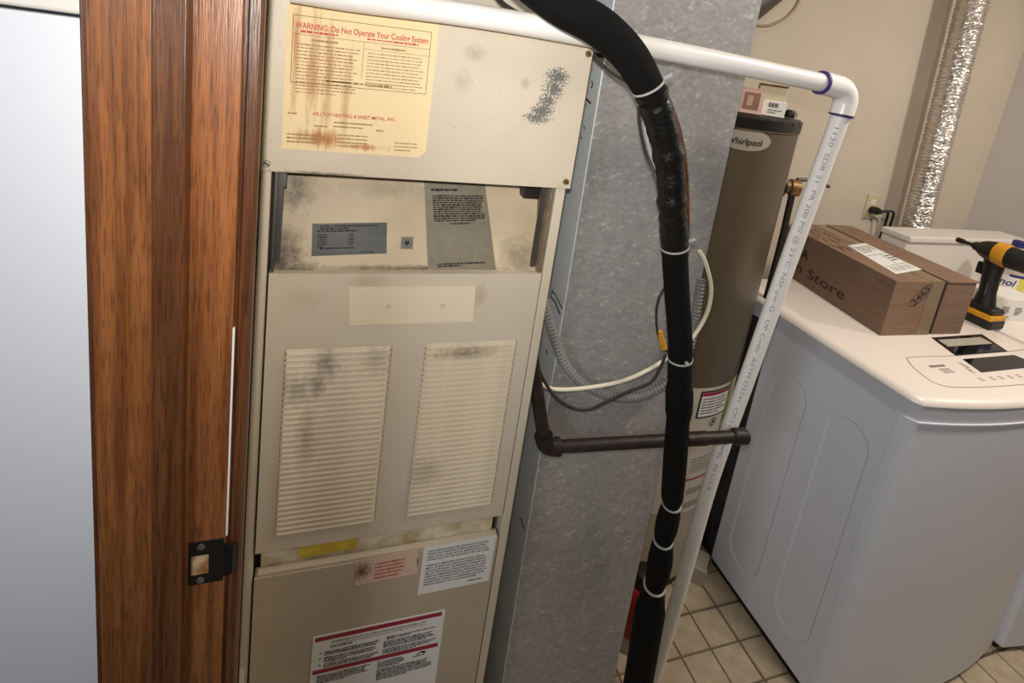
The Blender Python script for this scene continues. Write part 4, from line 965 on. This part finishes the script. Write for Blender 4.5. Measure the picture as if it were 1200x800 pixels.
# oval hand mark with digits on the front end
shf = Sheet(A+Vector((0,0,hA)), A+uvec*wA+Vector((0,0,hA)), A, -nF, .0008)
def fuv(px, py):
    p = pl(px, py, A, nF) - shf.o; return p.dot(shf.u)/shf.u.length_squared, p.dot(shf.w)/shf.w.length_squared
cxy = fuv(1079,346); b = MB()
el = []
for i in range(25):
    t = 2*math.pi*i/24; e1_, e2_ = math.cos(t)*.30, math.sin(t)*.13
    el.append((cxy[0]+ (e1_*.55-e2_*.6)*1.0, cxy[1]-(e1_*.75+e2_*.5)*.85))
for i in range(24): shf.line(*el[i], *el[i+1], .0016, b)
obj('oval_mark', b, M_ink, bxA)
v, f = text2d('2465', 1.0, False, 'CENTER')
b = MB(); du = (shf.u.normalized()*.62 - shf.w.normalized()*.78).normalized(); dn = (shf.u.normalized()*-.78 - shf.w.normalized()*.62)
c = shf.p(cxy[0], cxy[1], 1.6); b.add([c + du*(x*.036) + dn*((y-.33)*.036) for x, y in v], f)
obj('hand_digits', b, M_ink, bxA)
# second carton
gapw = span(1093.5,389.8,A)
B0 = A + uvec*(wA+.016); wB = span(1125,386,A) - (wA+.016)
bxB = thing('shipping_carton', B0+dvec*Ln/2, 'second brown cardboard carton tight against the lettered one, beside the cordless driver', 'box', 'cartons on the washer')
hB = hA*1.01
q = [B0, B0+uvec*wB, B0+uvec*wB+dvec*Ln, B0+dvec*Ln]
obj('carton', MB().hexa(q, (0,0,hB-.004)), M_card, bxB, bevel=.002)
obj('lid_flap', MB().hexa([p+Vector((0,0,hB-.0035)) for p in [B0-dvec*.004-uvec*.003, B0+uvec*(wB+.003)-dvec*.004, B0+uvec*(wB+.003)+dvec*(Ln+.003), B0-uvec*.003+dvec*(Ln+.003)]], (0,0,.0035)), M_card, bxB)
obj('carton_gap_shade', MB().hexa([B0-uvec*.012+dvec*.004, B0-uvec*.0005+dvec*.004, B0-uvec*.0005+dvec*(Ln-.01), B0-uvec*.012+dvec*(Ln-.01)], (0,0,hB-.012)), M_dark, bxB)  # dark filler stands in for the shade between the two cartons
# ------------------------------------------------------------------ cordless driver
DXc = 2.0
def dp(px, py): return pt(px, py, 0, DXc)
base = wt(1147,378); base.z = zt_+.0005; DXc = base.x
td = thing('cordless_driver', base, 'black and yellow cordless impact driver standing on its battery beside the cartons', 'power tool')
y_, zb = base.y, base.z
obj('battery', MB().box((DXc-.036,y_-.05,zb),(DXc+.036,y_+.055,zb+.034)), M_tool, td, bevel=.008, seg=3)
obj('battery_top', MB().box((DXc-.037,y_-.048,zb+.026),(DXc+.037,y_+.052,zb+.046)), M_yel, td, bevel=.006, seg=3)
obj('foot', MB().box((DXc-.032,y_-.042,zb+.044),(DXc+.032,y_+.045,zb+.066)), M_tool, td, bevel=.008, seg=3)
hz = zb+.05; ht = zb+.215
hb = MB(); secs = []
for t, sy, sx in ((0,.034,.026),(.35,.024,.020),(.7,.025,.020),(1,.030,.024)):
    z = hz+(ht-hz)*t; cy = y_+.002+.012*t
    secs.append([Vector((DXc+sx*math.cos(a*math.pi/8), cy+sy*math.sin(a*math.pi/8), z)) for a in range(16)])
hb.v = sum(secs, []); hb.f = [[i*16+k, i*16+(k+1) % 16, (i+1)*16+(k+1) % 16, (i+1)*16+k] for i in range(3) for k in range(16)] + [list(range(16))[::-1], list(range(48,64))]
hd = obj('handle', hb, M_tool, td, smooth=True)
obj('trigger', MB().box((DXc-.007,y_+.03,zb+.155),(DXc+.007,y_+.055,zb+.195)), M_tool, td, bevel=.004)
gm = MB()
for k in (-1,1): gm.tube([(DXc-.020,y_+.01+.010*k,zb+.10),(DXc-.021,y_+.012+.010*k,zb+.14)], .0012, 5)
obj('grip_line', gm, mat('grip_grey', (110,108,104), .6), td)
ax = Vector((0,1,0)); zc2 = zb+.238
obj('motor_housing', MB().lathe((DXc,y_-.10,zc2), [(.020,0),(.030,.008),(.034,.03),(.036,.085),(.034,.10)], ax, 24), M_tool, td, smooth=True)
obj('yellow_shell', MB().lathe((DXc,y_-.020,zc2), [(.0365,0),(.038,.006),(.038,.03),(.036,.036)], ax, 24), M_yel, td, smooth=True)
obj('gear_nose', MB().lathe((DXc,y_+.018,zc2), [(.036,0),(.033,.015),(.027,.035),(.016,.052),(.014,.062)], ax, 24), M_tool, td, smooth=True)
obj('chuck', MB().lathe((DXc,y_+.078,zc2), [(.010,0),(.010,.008),(.006,.010),(.006,.034),(.009,.036),(.009,.056),(.006,.058)], ax, 14), M_iron, td, smooth=True)
# white icon box and cleaner bottle on the dryer
c = pt(1186,386,2,.9575)
t, sh = cardbox('white_carton', (2.235,1.02,.9575), .19,.12,.075, math.radians(-12), M_white, 'white carton with small grey icons on the dryer, behind the cordless driver')
b = MB(); sh.dashes(.18,.4,.34,4,.1,.07,b,rnd); sh.dashes(.45,.4,.6,4,.1,.07,b,rnd); sh.dashes(.3,.85,.4,1,.1,.06,b,rnd); obj('icon_print', b, mat('icon_grey', (120,118,116), .6), t)
p = pt(1197,338,1,1.14)
bo = thing('cleaner_bottle', (p.x+.005,1.192,.9575), 'white and yellow cleaner bottle with blue script, on the dryer at the right edge', 'bottle')
X, Y, Z0 = bo.location
obj('bottle_body', MB().lathe((X,Y,Z0), [(.046,0),(.052,.008),(.052,.168),(.045,.184),(.022,.198),(.018,.204)], n=28), mat('bottle_white', (196,186,176), .4), bo, smooth=True)
def bw(pts, th0, z0, r): return [Vector((X+r*math.sin(th0+s/r), Y-r*math.cos(th0+s/r), z0+z)) for s, z in pts]
tb = math.atan2(-X, Y)*1.0
def bpatch(name, s0, s1, z0, z1, m, r): 
    n = 8; b = MB().add(bw([(s0+(s1-s0)*i/n,z1) for i in range(n+1)]+[(s0+(s1-s0)*i/n,z0) for i in range(n+1)], tb, Z0, r), [(i,i+1,n+2+i,n+1+i) for i in range(n)])
    return obj(name, b, m, bo)
lz0 = p.z - .9575 + .014; tb += .42
bpatch('label_white', -.048, .012, lz0-.028, lz0+.026, M_white, .0526); bpatch('label_yellow', .012, .05, lz0-.055, lz0+.026, M_bag, .0526); bpatch('label_red', -.048, .012, lz0-.034, lz0-.024, M_redpl, .0529); bpatch('label_blue', -.02, .05, lz0+.023, lz0+.033, M_blue, .0529)
v, f = text2d('nol', .036, True)
obj('script', MB().add(bw([(x-.044+.25*y, y+lz0-.012) for x, y in v], tb, Z0, .0532), f), M_blue, bo)
obj('cap', MB().lathe((X,Y,Z0), [(.020,.202),(.022,.204),(.022,.222),(.016,.226)], n=20), M_blue, bo, smooth=True)
# ------------------------------------------------------------------ foil vent hose, outlet, plug
fb = pt(1072,270,1,1.60); ft = pt(1142,-6,1,1.60)
ft2 = ft + (ft-fb).normalized()*.3
fb = fb + (fb-ft).normalized()*.55
n_ = 620; path = [fb.lerp(ft2, i/n_) for i in range(n_+1)]
r7 = random.Random(21); rs = []
for i in range(n_+1): rs.append(.0535 + .0030*math.sin(i*math.pi/2.5))
hb_ = MB().tube(path, rs, 44)
hd_ = (ft2-fb).normalized()
for k, v in enumerate(hb_.v):
    i, a = divmod(k, 44)
    if i > n_: continue
    c_ = path[i]; rr0 = v-c_; hb_.v[k] = c_ + rr0*(1+.022*math.sin(a*.9+i*.37)*math.sin(i*.11+a*.4)+r7.uniform(-.014,.014)) + hd_*(.003*math.sin(a*2*math.pi/44*3+i*.05)+r7.uniform(-.0012,.0012))
tag(obj('foil_vent_hose', hb_, M_foil, smooth=False), 'shiny crinkled foil vent hose rising up the back wall', 'hose')
po = pt(1020,242,1,YB)
op = thing('wall_outlet', (po.x,YB,po.z), 'cream wall outlet on the back wall above the cartons', 'outlet')
obj('cover_plate', MB().box((po.x-.036,YB-.006,po.z-.058),(po.x+.036,YB-.0002,po.z+.058)), mat('outlet_cream', (206,196,160), .5), op, bevel=.003)
obj('receptacle', MB().box((po.x-.017,YB-.009,po.z+.008),(po.x+.017,YB-.006,po.z+.034)), M_frame, op, bevel=.002)
pg = thing('power_plug', (po.x,YB-.03,po.z), 'black power plug with its cord in the wall outlet', 'plug')
b = MB().lathe((po.x,YB-.0095,po.z-.012), [(.016,0),(.018,.006),(.018,.03),(.010,.05)], (-.15,-1,.1), 14); obj('plug_body', b, M_black, pg, smooth=True)
for k, dxx in enumerate((.0, .035)):
    cv = spline([Vector((po.x-.005,YB-.05,po.z-.008)), Vector((po.x+.03+dxx,YB-.06,po.z-.003)), Vector((po.x+.055+dxx,YB-.05,po.z-.045)), Vector((po.x+.06+dxx,YB-.04,po.z-.14)), Vector((po.x+.05+dxx,YB-.04,.9))], 6)
    obj('cord', MB().tube(cv, .0055, 8), M_black, pg, smooth=True)
